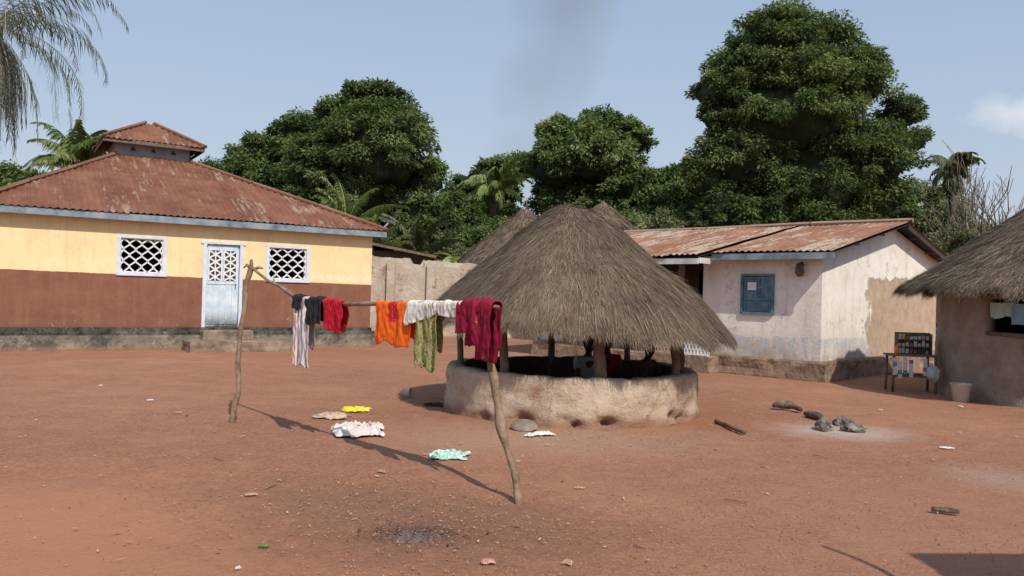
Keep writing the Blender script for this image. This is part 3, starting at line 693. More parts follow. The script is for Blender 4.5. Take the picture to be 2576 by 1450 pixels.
for xx in (-.3, 1.2, 2.7, 5.2, 6.6):
    zq = zf(xx) if xx < 4.1 else zf(4.1)+(zbk-zf(4.1))*(xx-4.1)/(DW+.2-4.1)
    MB().beam((xx,GO+.06,zq-.1),(xx,.0,zq-.1),.06,.08,(0,0,1)).obj('rafter', M_timber, rf)
mb = MB()
def pierced(mb, ya, yb, m):
    nyb = max(1, int((yb-ya)/.085)); X0=-.54
    mb.box(X0,X0+.08,ya,yb,.35,.40,m); mb.box(X0,X0+.08,ya,yb,.70,.76,m)
    for k in range(nyb+1):
        yy = ya+(yb-ya)*k/nyb
        for j in range(3):
            zz = .40+.1*j; off = (.5 if j%2 else 0)*(yb-ya)/nyb
            if yy+off <= yb: mb.box(X0+.01,X0+.07,yy+off-.018,yy+off+.018,zz,zz+.075,m)
    for j in range(1,3+1): mb.box(X0+.012,X0+.068,ya,yb,.40+.1*j-.025,.40+.1*j-.001,m)
pierced(mb, 2.25, 2.85, 0); pierced(mb, 3.1, 3.8, 1)
mb.box(-.56,-.44,2.86,3.09,.35,.80,2); mb.box(-.56,-.44,3.82,6.4,.35,.78,2)
mb.box(-.56,-.44,2.93,3.03,.80,2.4,3); mb.box(-.56,-.44,5.0,5.12,.78,2.4,3)
mb.obj('porch_parapet', [M_white, mottle('reddish_block', [(.3,.2,.15),(.5,.38,.3)], 8), M_shademud, M_timber], W)
mb = MB(); mb.tube([(-.02,.42,2.38),(-.12,.42,2.36),(-.12,.42,2.2),(-.1,.42,2.14)], [.05,.07,.1,.06], 8); mb.obj('hanging_bundle', M_timber, W, True)

# ------------------------------------------------------------------ ruined wall + mud brick house
rw = NT('broken_plaster_wall'); x = rw.xyz()
c = rw.ramp(rw.noise(1.6, 6, .7), [(.3, (.38,.31,.25)), (.55, (.52,.45,.37)), (.75, (.62,.56,.48))])
c = rw.mix(rw.ramp(rw.noise(1.1, 7, .75), [(.57, 0.0), (.59, .9)]), c, rw.ramp(rw.noise(9, 5), [(.3, (.26,.15,.10)), (.7, (.42,.27,.19))]))
c = rw.mix(rw.ramp(rw.noise(1, 5, .8, rw.vscale(rw.tc.outputs['Object'], (6,6,.8))), [(.64, 0.0), (.8, .5)]), c, (.18,.15,.12))
c = rw.mix(rw.ramp(rw.noise(4, 6, .8), [(.5, 0.0), (.7, .4)]), c, (.34,.26,.2))
rw.col(c); rw.bump(rw.noise(8, 6, .7), .8, .05)
def ruin(x0, x1, y, hfun, th, seed):
    n = int((x1-x0)/.1); mb = MB(); rows = 14
    for s_ in (0, 1):
        for i in range(n+1):
            xx = x0+(x1-x0)*i/n; h = hfun(xx)
            for k in range(rows+1):
                z = h*k/rows - (.05 if k == 0 else 0)
                mb.v.append((xx, y + (s_*th) + .035*mn.noise(Vector((xx*2, z*2, seed+s_*9)))*(1 if s_ else -1), z))
    m = (n+1)*(rows+1)
    for i in range(n):
        for k in range(rows):
            a = i*(rows+1)+k; b = a+rows+1
            mb.f += [(a,b,b+1,a+1), (m+a, m+a+1, m+b+1, m+b)]; mb.mi += [0,0]
        a = i*(rows+1)+rows; b = a+rows+1; mb.f.append((a,b,m+b,m+a)); mb.mi.append(0)
    for i in (0, n):
        for k in range(rows):
            a = i*(rows+1)+k; mb.f.append((a,a+1,m+a+1,m+a)); mb.mi.append(0)
    return mb
def hf(x): return 2.78 - .05*(x+4) + .07*mn.noise(Vector((x*2.2,0,0))) + .04*mn.noise(Vector((x*9,3,0))) - (.16 if -3.75 < x < -3.35 else 0)
mb = ruin(-7.2, 1.5, 29, hf, .28, 2)
for (xx, w_) in ((-4.55,.3),(-3.1,.3)): mb.box(xx, xx+w_, 28.84, 28.99, -.05, 2.62)
mb.obj('compound_wall', rw.m, label='broken plastered mud wall behind the huts', cat='wall')
M_brick = NT('mud_brick'); bt = M_brick.t.nodes.new('ShaderNodeTexBrick'); M_brick.t.links.new(M_brick.vscale(M_brick.tc.outputs['Object'],(1,1,1)), bt.inputs[0])
for k, v in (('Color1',(.22,.12,.08,1)),('Color2',(.3,.18,.12,1)),('Mortar',(.14,.09,.06,1))): bt.inputs[k].default_value = v
bt.inputs['Scale'].default_value = 4
M_brick.col(M_brick.mix(.5, bt.outputs[0], M_brick.ramp(M_brick.noise(3),[(.3,(.16,.09,.06)),(.7,(.32,.2,.13))])))
MH = thing('mud_brick_house', 'low mud brick house with old sheet metal roof', 'house', (-6.6,30.2,0))
mb = MB(); mb.wall((0,0,0),(1,0,0),(0,1,0),3.3,-.05,3.1,.25,()); mb.wall((3.3,.25,0),(0,1,0),(-1,0,0),3,-.05,2.95,.25,()); mb.wall((0,3.25,0),(1,0,0),(0,-1,0),3.3,-.05,3.0,.25,())
mb.wall((0,.25,0),(0,1,0),(1,0,0),2.75,-.05,3.0,.25,())
mb.obj('wall', M_brick.m, MH)
mb = MB(); mb.corr((3.75,-.5,2.98),(3.75,3.7,2.98),(0,-.5,3.65),(0,3.7,3.65),.15,.015,0,seed=31); mb.corr((-2.3,3.7,3.25),(-2.3,-.5,3.25),(0,3.7,3.65),(0,-.5,3.65),.15,.015,0,seed=32)
mb.beam((0,-.48,3.57),(3.75,-.48,2.9),.1,.04,(0,1,0),1)
mb.obj('roof', [M_roof, M_timber], MH)

# ------------------------------------------------------------------ thatch
th = NT('thatch_straw'); t = th.attr('tone')
c = th.ramp(t, [(0, (.075,.053,.038)), (.35, (.145,.107,.076)), (.7, (.22,.168,.12)), (1, (.34,.265,.19))])
c = th.mix(th.ramp(th.noise(1.4, 5, .6), [(.38, 0.0), (.62, .8)]), c, th.mix(1.0, c, (.68,.66,.66), 'MULTIPLY'))
c = th.mix(th.ramp(th.noise(3.1, 6, .7), [(.54, 0.0), (.68, .7)]), c, th.mix(1.0, c, (1.32,1.2,1.02), 'MULTIPLY'))
c = th.mix(th.ramp(th.noise(7, 6, .7), [(.54, 0.0), (.68, .6)]), c, th.mix(1.0, c, (.6,.58,.57), 'MULTIPLY'))
th.col(c); th.rough(.9); M_th = th.m
M_thb = mottle('thatch_underlayer', [(.06,.045,.033),(.11,.083,.06)], 6, bump=.8, bscale=30)

def thatch_roof(parent, prof, nst, seed, efun=None, width=.010, slen=(.22,.5), off=(0,0), lump=.03, shag=.05, hangk=.5, jx=.2):
    rg = np.random.default_rng(seed); prof = np.array(prof); R_ = prof[:,0]; Z_ = prof[:,1]; Rm = R_[-1]
    if efun is None: efun = lambda a: 1.0
    nu = 72; nk = 26
    def surf(a, f):
        rmax = Rm*efun(a); r = rmax*f; z = np.interp(r, R_, Z_) if r <= Rm else Z_[-1] - (r-Rm)*1.1
        l = lump*mn.noise(Vector((math.cos(a)*r*1.6, math.sin(a)*r*1.6, seed)))*2 + lump*.8*mn.noise(Vector((math.cos(a)*r*5, math.sin(a)*r*5, seed+4)))
        l += lump*.4*abs(math.sin(r*5.5 + 2*mn.noise(Vector((math.cos(a)*2, math.sin(a)*2, seed)))))
        return np.array([off[0]*(1-f)+r*math.cos(a), off[1]*(1-f)+r*math.sin(a), z + l])
    core_v = []; core_f = []
    for layer in (0, 1):
        for k in range(nk+1):
            for i in range(nu):
                p = surf(2*pi*i/nu, max(.001, (k/nk)*(.985 if layer == 0 else .95))); p[2] -= .03 if layer == 0 else .13
                core_v.append(p)
    m = (nk+1)*nu
    for k in range(nk):
        for i in range(nu):
            j = (i+1)%nu; a, b, c_, d = k*nu+i, k*nu+j, (k+1)*nu+j, (k+1)*nu+i
            core_f += [(a,d,c_,b), (m+a,m+b,m+c_,m+d)]
    for i in range(nu):
        j = (i+1)%nu; core_f.append((nk*nu+i, m+nk*nu+i, m+nk*nu+j, nk*nu+j))
    Q = np.zeros((nst, 4, 3)); T = np.zeros(nst)
    A_ = rg.uniform(0, 2*pi, nst); Fv = np.sqrt(rg.uniform(0, 1, nst))
    ne = nst//9; Fv[:ne] = rg.uniform(.92, 1.0, ne)
    ja = rg.normal(0, jx, nst); lift = rg.uniform(-.01, shag, nst) * (1 + 1.6*(rg.random(nst) < .03)); LL = rg.uniform(*slen, nst); tr = rg.random(nst)
    LL[ne:] *= np.where(rg.random(nst-ne) < .7, .75, 1.1)
    clump = lambda a, r: mn.noise(Vector((math.cos(a)*r*6, math.sin(a)*r*6, seed+20)))
    hx = rg.uniform(.3, 1.5, nst)
    for i in range(nst):
        a, f = A_[i], Fv[i]; p0 = surf(a, f*.985)
        r0 = max(.03, f*Rm); cl_ = clump(a, r0); a2 = a + (ja[i]*LL[i] + cl_*.18*LL[i])/max(.35, r0)
        f2 = min(1.0 + .10*(1+1.6*cl_)*hx[i], f + LL[i]/(1.3*Rm*efun(a))); e = min(f2, 1.0)
        p1 = surf(a2, e)
        if f2 > 1.0:
            ex = (f2-1)*Rm*hangk*1.4; dr = np.array([math.cos(a2), math.sin(a2), 0])
            p1 = p1 + dr*ex*.5 + np.array([0,0,-ex*.95])
        nrm = np.array([math.cos(a)*.5, math.sin(a)*.5, .85])
        p0 = p0 + nrm*(lift[i]*.3); p1 = p1 + nrm*(lift[i]*1.0+.004)
        s_ = np.array([-math.sin(a), math.cos(a), rg.uniform(-.35,.35)])*width*.5*(.5+tr[i])
        Q[i] = [p0-s_, p0+s_, p1+s_*.25, p1-s_*.25]; T[i] = np.clip(.2 + .4*tr[i]*tr[i] + .25*tr[i] + .18*cl_ + .10*(lift[i]/shag), 0, 1)
    return quads_obj('roof', Q, T, [M_th, M_thb], parent, (np.array(core_v), np.array(core_f)))

def ring_wall(mb, r, th_, h, seed, mi=0, ops=(), nu=120, erode=(), amp=.03, mi_in=None):
    if mi_in is None: mi_in = mi
    nz = 16; o = len(mb.v)
    zs = [h*k/nz for k in range(nz+1)]
    if ops: zs = sorted(set([round(z,3) for z in zs] + [q[2] for q in ops] + [q[3] for q in ops]))
    zs[0] = -.06; nz = len(zs)-1
    def nse(a, z, s): return amp*mn.noise(Vector((math.cos(a)*r*1.5, math.sin(a)*r*1.5, z*2.5+s))) + amp*.5*mn.noise(Vector((math.cos(a)*r*6, math.sin(a)*r*6, z*7+s)))
    for s_ in (0, 1):
        for i in range(nu):
            a = 2*pi*i/nu
            for k, z in enumerate(zs):
                rr = r + nse(a, z, seed) if s_ == 0 else r - th_ - nse(a, z, seed+5)
                if s_ == 0:
                    for (ea, ez, es, ed) in erode:
                        da = ((math.degrees(a)-ea+180) % 360 - 180)*pi/180*r
                        rr -= ed*math.exp(-(da/es)**2 - ((z-ez)/(es*.7))**2)
                    if k == nz: rr -= .03
                    if z < .12: rr += .02
                elif k == nz: rr += .03
                zz = z + (.02*mn.noise(Vector((math.cos(a)*4, math.sin(a)*4, seed))) + .02*mn.noise(Vector((math.cos(a)*12, math.sin(a)*12, seed))) if k == nz else 0)
                mb.v.append((rr*math.cos(a), rr*math.sin(a), zz))
    m = nu*(nz+1)
    def solid(i, k):
        i %= nu
        if k < 0 or k >= nz: return False
        a = (i+.5)*360/nu; z = (zs[k]+zs[k+1])/2
        return not any(q[0] < a < q[1] and q[2] < z < q[3] for q in ops)
    def idx(s_, i, k): return o + s_*m + (i % nu)*(nz+1) + k
    for i in range(nu):
        for k in range(nz):
            if not solid(i, k): continue
            mb.f.append((idx(0,i,k), idx(0,i+1,k), idx(0,i+1,k+1), idx(0,i,k+1))); mb.mi.append(mi)
            mb.f.append((idx(1,i,k), idx(1,i,k+1), idx(1,i+1,k+1), idx(1,i+1,k))); mb.mi.append(mi_in)
            if not solid(i,k+1): mb.f.append((idx(0,i,k+1),idx(0,i+1,k+1),idx(1,i+1,k+1),idx(1,i,k+1))); mb.mi.append(mi)
            if not solid(i,k-1) and k: mb.f.append((idx(0,i,k),idx(1,i,k),idx(1,i+1,k),idx(0,i+1,k))); mb.mi.append(mi)
            if not solid(i-1,k): mb.f.append((idx(0,i,k),idx(0,i,k+1),idx(1,i,k+1),idx(1,i,k))); mb.mi.append(mi)
            if not solid(i+1,k): mb.f.append((idx(0,i+1,k),idx(1,i+1,k),idx(1,i+1,k+1),idx(0,i+1,k+1))); mb.mi.append(mi)

rm = NT('hut_mud_plaster'); x = rm.xyz()
c = rm.ramp(rm.noise(2.2, 7, .75), [(.3, (.38,.27,.19)), (.5, (.54,.42,.32)), (.7, (.64,.53,.42))])
c = rm.mix(rm.ramp(rm.noise(4, 7, .8), [(.54, 0.0), (.62, .8)]), c, (.36,.20,.13))
c = rm.mix(rm.ramp(x[2], [(.03, .85), (.2, 0.0)]), c, (.30,.165,.105))
c = rm.mix(rm.ramp(rm.noise(12, 5, .8), [(.64, 0.0), (.68, .7)]), c, (.72,.62,.52))
c = rm.mix(rm.ramp(rm.noise(1.0, 6, .8, rm.vscale(rm.tc.outputs['Object'], (7,7,.9))), [(.55, 0.0), (.75, .5)]), c, (.25,.16,.11))
vc = rm.t.nodes.new('ShaderNodeTexVoronoi'); vc.feature = 'DISTANCE_TO_EDGE'; vc.inputs['Scale'].default_value = .9
nv_ = rm.t.nodes.new('ShaderNodeTexNoise'); nv_.inputs['Scale'].default_value = 3; nv_.inputs['Detail'].default_value = 5
rm.put(nv_.inputs['Vector'], rm.tc.outputs['Object']); rm.put(vc.inputs['Vector'], rm.mix(.35, rm.tc.outputs['Object'], nv_.outputs['Color'], 'ADD'))
crf = rm.ramp(vc.outputs[0], [(.004, 1.0), (.010, 0.0)])
c = rm.mix(rm.math('MULTIPLY', crf, .4), c, (.20,.13,.09))
rm.col(c); rm.bump(rm.noise(9, 7, .75), .9, .05); M_hutwall = rm.m

HC = (.88, 11.4, 0)
hut = thing('open_thatched_hut', 'round open-sided thatched hut with low mud wall', 'hut', HC)
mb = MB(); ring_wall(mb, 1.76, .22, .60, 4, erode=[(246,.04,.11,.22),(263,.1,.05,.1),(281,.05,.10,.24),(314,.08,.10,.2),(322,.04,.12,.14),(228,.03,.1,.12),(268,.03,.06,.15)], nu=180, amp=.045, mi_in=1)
mb.obj('wall', [M_hutwall, M_shademud], hut, True)
def efun(a):
    return 1.0 + .05*math.cos(a) + .025*mn.noise(Vector((math.cos(a)*2.5, math.sin(a)*2.5, 9)))+ .035*mn.noise(Vector((math.cos(a)*9, math.sin(a)*9, 9)))
prof = [(0,2.88),(.22,2.85),(.42,2.74),(.65,2.55),(.95,2.28),(1.25,2.02),(1.55,1.77),(1.85,1.51),(2.0,1.35),(2.13,1.19)]
rf = thatch_roof(hut, prof, 170000, 11, efun, width=.0065, slen=(.12,.34), off=(-.02,0), lump=.04, shag=.038, hangk=.6, jx=.2)
rf.location = (-.02, 0, 0)
for k in range(8):
    a = R(-82 + 45*k); r = 1.60; x_, y_ = r*math.cos(a), r*math.sin(a)
    mb = MB(); w_ = .045 + .012*(k % 3)
    if k == 0: w_ = .075
    mb.stick([(x_, y_, .3),(x_+.02, y_-.01, .7),(x_-.02, y_+.02, 1.05),(x_*.97, y_*.97, 1.6)], [w_*1.15, w_, w_*.9, w_*.85], seed=k)
    if k % 2 == 0:
        mb.tube([(x_, y_, .95),(x_*1.02+.07, y_*.98+.02, 1.2),(x_*.95+.13, y_*.95, 1.55)], [w_*.7,w_*.6,w_*.5], 6)
    mb.obj('post', M_timber, hut, True)
mb = MB(); pts = [(1.55*math.cos(a*pi/12), 1.55*math.sin(a*pi/12), 1.60) for a in range(25)]
mb.tube(pts, .04, 6, cap=False)
for k in range(16):
    a = 2*pi*k/16; mb.tube([(1.85*math.cos(a),1.85*math.sin(a),1.30),(.1*math.cos(a),.1*math.sin(a),2.55)], .025, 5)
mb.obj('rafter', M_undershade, hut, True)

h2 = thing('thatched_hut', 'round mud hut with shaggy thatch roof and window opening', 'hut', (10.3,14.1,0))
mb = MB(); ring_wall(mb, 2.45, .2, 2.3, 9, ops=[(199,228,1.18,1.74)], nu=120, amp=.035, mi_in=1)
M_hut2 = mottle('brown_mud_wall', [(.19,.145,.11),(.27,.215,.168),(.35,.285,.225)], 2.5, bump=.8, bscale=8, dist=.04)
mb.obj('wall', [M_hut2, M_shademud], h2, True)
rf2 = thatch_roof(h2, [(0,4.05),(.4,3.85),(1.0,3.42),(1.7,2.89),(2.3,2.44),(2.8,2.09),(3.08,1.90)], 110000, 12, lambda a: 1+.04*mn.noise(Vector((math.cos(a)*6, math.sin(a)*6, 2))), width=.010, slen=(.18,.45), lump=.06, shag=.06, hangk=.5)
mb = MB()
mb.tube([(2.55*math.cos(R(196)),2.55*math.sin(R(196)),1.80),(2.62*math.cos(R(215)),2.62*math.sin(R(215)),1.78),(2.55*math.cos(R(232)),2.55*math.sin(R(232)),1.79)], .04, 7)
mb.tube([(2.46*math.cos(R(198)),2.46*math.sin(R(198)),1.17),(2.52*math.cos(R(214)),2.52*math.sin(R(214)),1.16),(2.46*math.cos(R(229)),2.46*math.sin(R(229)),1.17)], .035, 7)
mb.obj('lintel', M_timber, h2, True)

def far_hut(x, y, r, ze_, za, seed, label, fin=.32):
    e = thing('thatched_hut', label, 'hut', (x, y, 0)); mb = MB(); ring_wall(mb, r-.55, .2, ze_+.25, seed, nu=60); mb.obj('wall', M_mud, e, True)
    thatch_roof(e, [(0,za),(.14,za-.05),(r*.35,za-(za-ze_)*.31),(r*.7,za-(za-ze_)*.66),(r,ze_)], 20000, seed, width=.025, slen=(.25,.5), lump=.05, shag=.06)
    m = MB(); m.tube([(0,0,za-.1),(.01,0,za+fin*.3),(0,.01,za+fin)], [.05,.035,.02], 6); m.obj('finial', M_timber, e, True)
far_hut(.5, 33, 3.1, 2.5, 5.15, 41, 'grey thatched hut with pointed wooden finial', .45)
far_hut(3.12, 28, 2.4, 2.7, 4.92, 42, 'thatched hut standing behind the open hut', .05)

NH = thing('mud_house', 'mud house whose iron roof shades the yard', 'house', (3.6,-3,0))
mb = MB(); mb.wall((.5,5.4,0),(1,0,0),(0,-1,0),3.6,-.05,2.55,.25,[(1.2,2.0,0,2.0)]); mb.wall((.5,5.15,0),(0,-1,0),(1,0,0),4.9,-.05,2.5,.25,[(2,2.9,1.1,1.9)]); mb.wall((4.1,5.15,0),(0,-1,0),(-1,0,0),4.9,-.05,2.5,.25,()); mb.wall((.5,.25,0),(1,0,0),(0,1,0),3.6,-.05,2.5,.25,())
mb.obj('wall', M_mud, NH)
mb = MB(); mb.corr((0,-.2,2.55),(0,5.9,2.55),(2.3,-.2,2.75),(2.3,5.9,2.75),.15,.016,0,seed=51); mb.corr((4.6,-.2,2.55),(4.6,5.9,2.55),(2.3,-.2,2.75),(2.3,5.9,2.75),.15,.016,0,seed=52); mb.obj('roof', M_roof, NH)
mb = MB(); mb.stick([(.6,3.2,2.48),(.1,4.2,2.44),(-.3,5.3,2.34),(-.62,6.3,2.2)], [.035,.033,.028,.018], seed=6, wob=.06); mb.obj('rafter_pole', M_timber, NH, True)

# ------------------------------------------------------------------ clothes pole
M_pole = mottle('peeled_pole', [(.13,.085,.058),(.24,.165,.11),(.35,.25,.175)], 9, bump=.9, bscale=40, dist=.01)
cl = thing('clothes_pole_rack', 'crooked branch pole clothes line on two forked sticks', 'clothes line', (0,0,0))
mb = MB()
mb.stick([(-3.27,9.42,-.05),(-3.20,9.42,.3),(-3.21,9.42,.8),(-3.17,9.42,1.2),(-3.15,9.42,1.6),(-3.08,9.42,1.78),(-3.09,9.4,1.92)], [.034,.032,.029,.028,.028,.034,.017], seed=1, wob=.03)
mb.tube([(-3.08,9.42,1.80),(-3.0,9.42,1.83),(-2.95,9.42,1.82)], [.022,.015,.010], 6)
mb.tube([(-3.09,9.42,1.82),(-3.15,9.42,1.85),(-3.18,9.42,1.82)], [.022,.015,.008], 6)
mb.obj('post', M_pole, cl, True)
mb = MB()
mb.stick([(.10,6.15,-.05),(.05,6.18,.2),(-.015,6.22,.42),(-.06,6.27,.60),(-.075,6.30,.74),(-.11,6.34,.92),(-.17,6.38,1.10),(-.22,6.42,1.28),(-.24,6.45,1.45)], [.029,.031,.029,.036,.028,.031,.027,.023,.017], seed=2, wob=.035, n=12, kn=.45, step=.04)
mb.obj('post', M_pole, cl, True)
BP = [(-.03,1.86),(.06,1.75),(.12,1.66),(.19,1.61),(.24,1.55),(.28,1.49),(.36,1.475),(.45,1.475),(.53,1.455),(.58,1.46),(.65,1.475),(.77,1.474),(.88,1.485),(.97,1.495),(1.04,1.50),(1.07,1.495)]
def bpt(t, dz=0):
    z = np.interp(t, [b[0] for b in BP], [b[1] for b in BP]); return Vector((-3.1+2.8*t, 9.4-3*t, z+dz))
mb = MB(); mb.stick([bpt(b[0]) for b in BP], [.013,.016,.018,.02,.024,.026,.023,.021,.024,.022,.02,.022,.021,.02,.019,.015], n=8, wob=.035, seed=3, kn=.3)
mb.tube([bpt(.15), bpt(.13,.07)+Vector((.04,0,0))], [.014,.007], 5)
mb.obj('pole', M_pole, cl, True)

bd = Vector((2.8,-3,0)).normalized(); qd = Vector((-.731,-.683,0))
def drape(name, label, t0, t1, lf, lb_, mat, seed, folds=4, amp=.03, taper=.0, flare=0.0, hem=.04, slant=0.0, lift=.030, cut=None, cat='clothing', puff=.0):
    nu, nv = 60, 56; mb = MB()
    for i in range(nu+1):
        u = i/nu; hl = hem*mn.noise(Vector((u*3, seed, 0))) + hem*.5*mn.noise(Vector((u*9, seed, 2)))
        Lf = lf*(1 + slant*(u-.5)) + hl; Lb = lb_ + hl
        if cut: Lf = cut(u)*lf + hl*.4
        for j in range(nv+1):
            v = j/nv; s = -Lf + v*(Lf+Lb+.1)
            w = 1.0
            if s < 0: dep = -s; w = 1 - taper*dep/max(lf,.1) + flare*dep; sidey = lift; z = -dep
            elif s > .1: dep = s-.1; w = 1 - taper*dep/max(lb_,.1); sidey = -lift; z = -dep
            else: th_ = pi*s/.1; dep = 0; sidey = lift*math.cos(th_); z = lift*.8*math.sin(th_)
            tt = (t0+t1)/2 + (u-.5)*(t1-t0)*w
            fo = amp*min(1, dep/.12)*(math.sin(folds*2*pi*u*(1+.2*mn.noise(Vector((dep*2,seed,1)))) + seed + 2.2*mn.noise(Vector((u*2, dep*3, seed)))) *(.6+.8*mn.noise(Vector((u*3,seed,5)))) + .6*mn.noise(Vector((u*7, dep*6, seed+3)))) + .010*mn.noise(Vector((u*16, dep*20, seed)))
            fo2 = .014*mn.noise(Vector((u*5, dep*5, seed+7))) + (.02+puff)*(dep == 0 or dep < .04)*mn.noise(Vector((u*6, seed, 3)))
            p = bpt(tt) + qd*(sidey + (fo + amp*.4 if sidey > 0 else fo*.7 - amp*.4)) + Vector((0,0,z + fo2 + (.006 if dep == 0 else 0))) + bd*(.03*mn.noise(Vector((dep*5, u*3, seed+1))))
            mb.v.append(tuple(p)); mb.uv[len(mb.v)-1] = (u, s)
    for i in range(nu):
        for j in range(nv):
            a = i*(nv+1)+j; mb.f.append((a, a+nv+1, a+nv+2, a+1)); mb.mi.append(0)
    o = mb.obj(name, mat, None, True, label=label, cat=cat)
    sd = o.modifiers.new('s','SOLIDIFY'); sd.thickness = .003
    return o
def cloth_mat(name, c1, c2, sc=8, rough=.9):
    m = NT(name); m.rough(rough); m.col(m.ramp(m.noise(sc, 4), [(.35, c1), (.65, c2)])); m.bump(m.noise(30, 4), .35, .01)
    return m.m
M_red = cloth_mat('red_cloth', (.38,.008,.02), (.52,.015,.035)); M_crim = cloth_mat('crimson_cloth', (.14,.006,.018), (.23,.010,.032))
M_blk = cloth_mat('charcoal_cloth', (.014,.014,.017), (.03,.03,.034)); M_wh = cloth_mat('white_cloth', (.56,.53,.48), (.72,.70,.66))
sm = NT('striped_cloth'); x = sm.xyz(sm.tc.outputs['UV']); 
fr = sm.math('FRACT', sm.math('MULTIPLY', x[0], 3.0))
c = sm.ramp(fr, [(0, (.68,.62,.6)), (.26, (.68,.62,.6)), (.3, (.5,.09,.1)), (.36, (.6,.3,.3)), (.42, (.68,.62,.6)), (.6, (.28,.28,.31)), (.8, (.3,.3,.33)), (.84, (.6,.56,.55))], 'CONSTANT')
sm.col(c); M_str = sm.m
pt = NT('patterned_yellow_green_cloth'); c = pt.ramp(pt.noise(26, 3, .6), [(.4, (.19,.20,.06)), (.5, (.30,.30,.11)), (.56, (.40,.36,.18)), (.62, (.10,.12,.045))], 'LINEAR'); pt.col(pt.mix(pt.ramp(pt.vor(24), [(.18, .8), (.26, 0.0)]), c, (.26,.12,.08))); M_pat = pt.m
wp = NT('white_printed_cloth'); wp.col(wp.mix(wp.ramp(wp.noise(38, 3, .6), [(.56, 0.0), (.62, .8)]), (.66,.62,.56), (.28,.25,.2))); M_wp = wp.m
op = NT('orange_red_print_cloth'); uvx = op.xyz(op.tc.outputs['UV'])
cc_ = op.math('ADD', uvx[0], op.math('MULTIPLY', op.noise(9, 2), .1)); c = op.ramp(cc_, [(0, (.8,.13,.015)), (.42, (.8,.13,.015)), (.46, (.55,.02,.03)), (.66, (.5,.02,.03)), (.7, (.8,.14,.015))], 'LINEAR')
c = op.mix(op.math('MULTIPLY', op.ramp(op.vor(40), [(.15, .8), (.22, 0.0)]), op.math('COMPARE', cc_, .6, .1)), c, (.75,.5,.4))
low_ = op.ramp(op.math('ADD', uvx[1], .5), [(.33, 0.0), (.36, 1.0)]); op.col(op.mix(low_, (.82,.14,.015), c)); M_op = op.m
cm = NT('crimson_cloth_trim'); uvx = cm.xyz(cm.tc.outputs['UV'])
c = cm.ramp(cm.noise(6,4), [(.35, (.17,.007,.024)), (.65, (.28,.012,.04))])
band = cm.math('COMPARE', cm.math('ADD', uvx[0], cm.math('MULTIPLY', uvx[1], .6)), .50, .016); band = cm.math('MULTIPLY', band, cm.math('COMPARE', uvx[1], -.15, .06))
bc = cm.ramp(cm.math('FRACT', cm.math('MULTIPLY', uvx[1], 22)), [(0, (.45,.3,.05)), (.35, (.06,.15,.09)), (.7, (.4,.05,.03))], 'CONSTANT')
c = cm.mix(cm.math('MULTIPLY', band, .7), c, bc)
hm = cm.math('MULTIPLY', cm.math('LESS_THAN', uvx[1], -.38), cm.ramp(cm.vor(60), [(.2,.7),(.3,0.0)])); c = cm.mix(hm, c, (.5,.3,.08)); cm.col(c); M_crt = cm.m

drape('striped_dress', 'long red, white and grey striped dress hung over pole', .29, .370, .70, .5, M_str, 1.0, 2, .018, hem=.05)
drape('black_headscarf', 'small black cloth bunched over the pole', .285, .335, .10, .12, M_blk, 2.0, 2, .02, lift=.05)
drape('black_shirt', 'charcoal black shirt draped over pole', .345, .43, .24, .22, M_blk, 3.3, 3, .015, lift=.040)
drape('red_shirt', 'bright red shirt draped over pole', .435, .522, .29, .28, M_red, 4.1, 2, .018, slant=.15)
drape('orange_vest', 'orange vest with red print draped over pole', .668, .80, .37, .3, M_op, 5.2, 2, .016, cut=lambda u: (1.0 - .10*math.exp(-((u-.3)/.12)**2)))
drape('patterned_dress', 'yellow green patterned dress hanging long from pole', .815, .90, .56, .4, M_pat, 6.4, 2, .022, taper=.2, hem=.05)
drape('white_shirt', 'crumpled white shirt draped over pole', .79, .882, .13, .16, M_wh, 7.7, 1, .016, lift=.045, slant=-.7, hem=.03)
drape('white_printed_cloth', 'white printed cloth bunched over pole', .882, .968, .09, .13, M_wp, 8.8, 2, .014, lift=.04, hem=.025)
drape('crimson_dress', 'crimson dress with coloured trim draped over pole', .962, 1.068, .30, .33, M_crt, 9.1, 2, .022, lift=.05, cut=lambda u: .74 + .66*max(0, min(1,(u-.40)*2.5)) - .12*max(0,(u-.9)*8), hem=.07, puff=.04)
drape('crimson_wrap', 'darker crimson cloth hanging behind the dress', .995, 1.06, .2, .44, M_crim, 9.9, 2, .02, lift=.03)

# ------------------------------------------------------------------ things on the ground
def crumple(name, label, x, y, sx, sy, rot, mat, seed, h=.05, cat='cloth'):
    n = 60; mb = MB()
    for i in range(n+1):
        for j in range(n+1):
            u = i/n*2-1; v = j/n*2-1
            px_, py_ = u, v
            ou = Vector((u*1.1, v*1.1, seed*3.3))
            px_ += .45*mn.noise(ou) + .22*mn.noise(ou*2.7+Vector((3,0,0))); py_ += .55*mn.noise(ou+Vector((0,9,4))) + .25*mn.noise(ou*2.7+Vector((0,3,8)))
            q = max(abs(u), abs(v))
            rid = max(0, 1-abs(mn.noise(Vector((u*1.8+seed, v*3.0, 1))))*3.2); rid2 = max(0, 1-abs(mn.noise(Vector((u*4+seed, v*5, 2))))*3)
            z = h*(rid*.65 + rid2*.4)*(1-q**6*.8) + .012 + .006*mn.noise(Vector((u*9,v*9,seed)))
            mb.v.append((px_*sx/2, py_*sy/2, z)); mb.uv[len(mb.v)-1] = (u, v)
    for i in range(n):
        for j in range(n):
            a = i*(n+1)+j; mb.f.append((a, a+n+1, a+n+2, a+1)); mb.mi.append(0)
    o = mb.obj(name, mat, None, True, (x,y,0), R(rot), label, cat); o.modifiers.new('s','SOLIDIFY').thickness = .003; return o
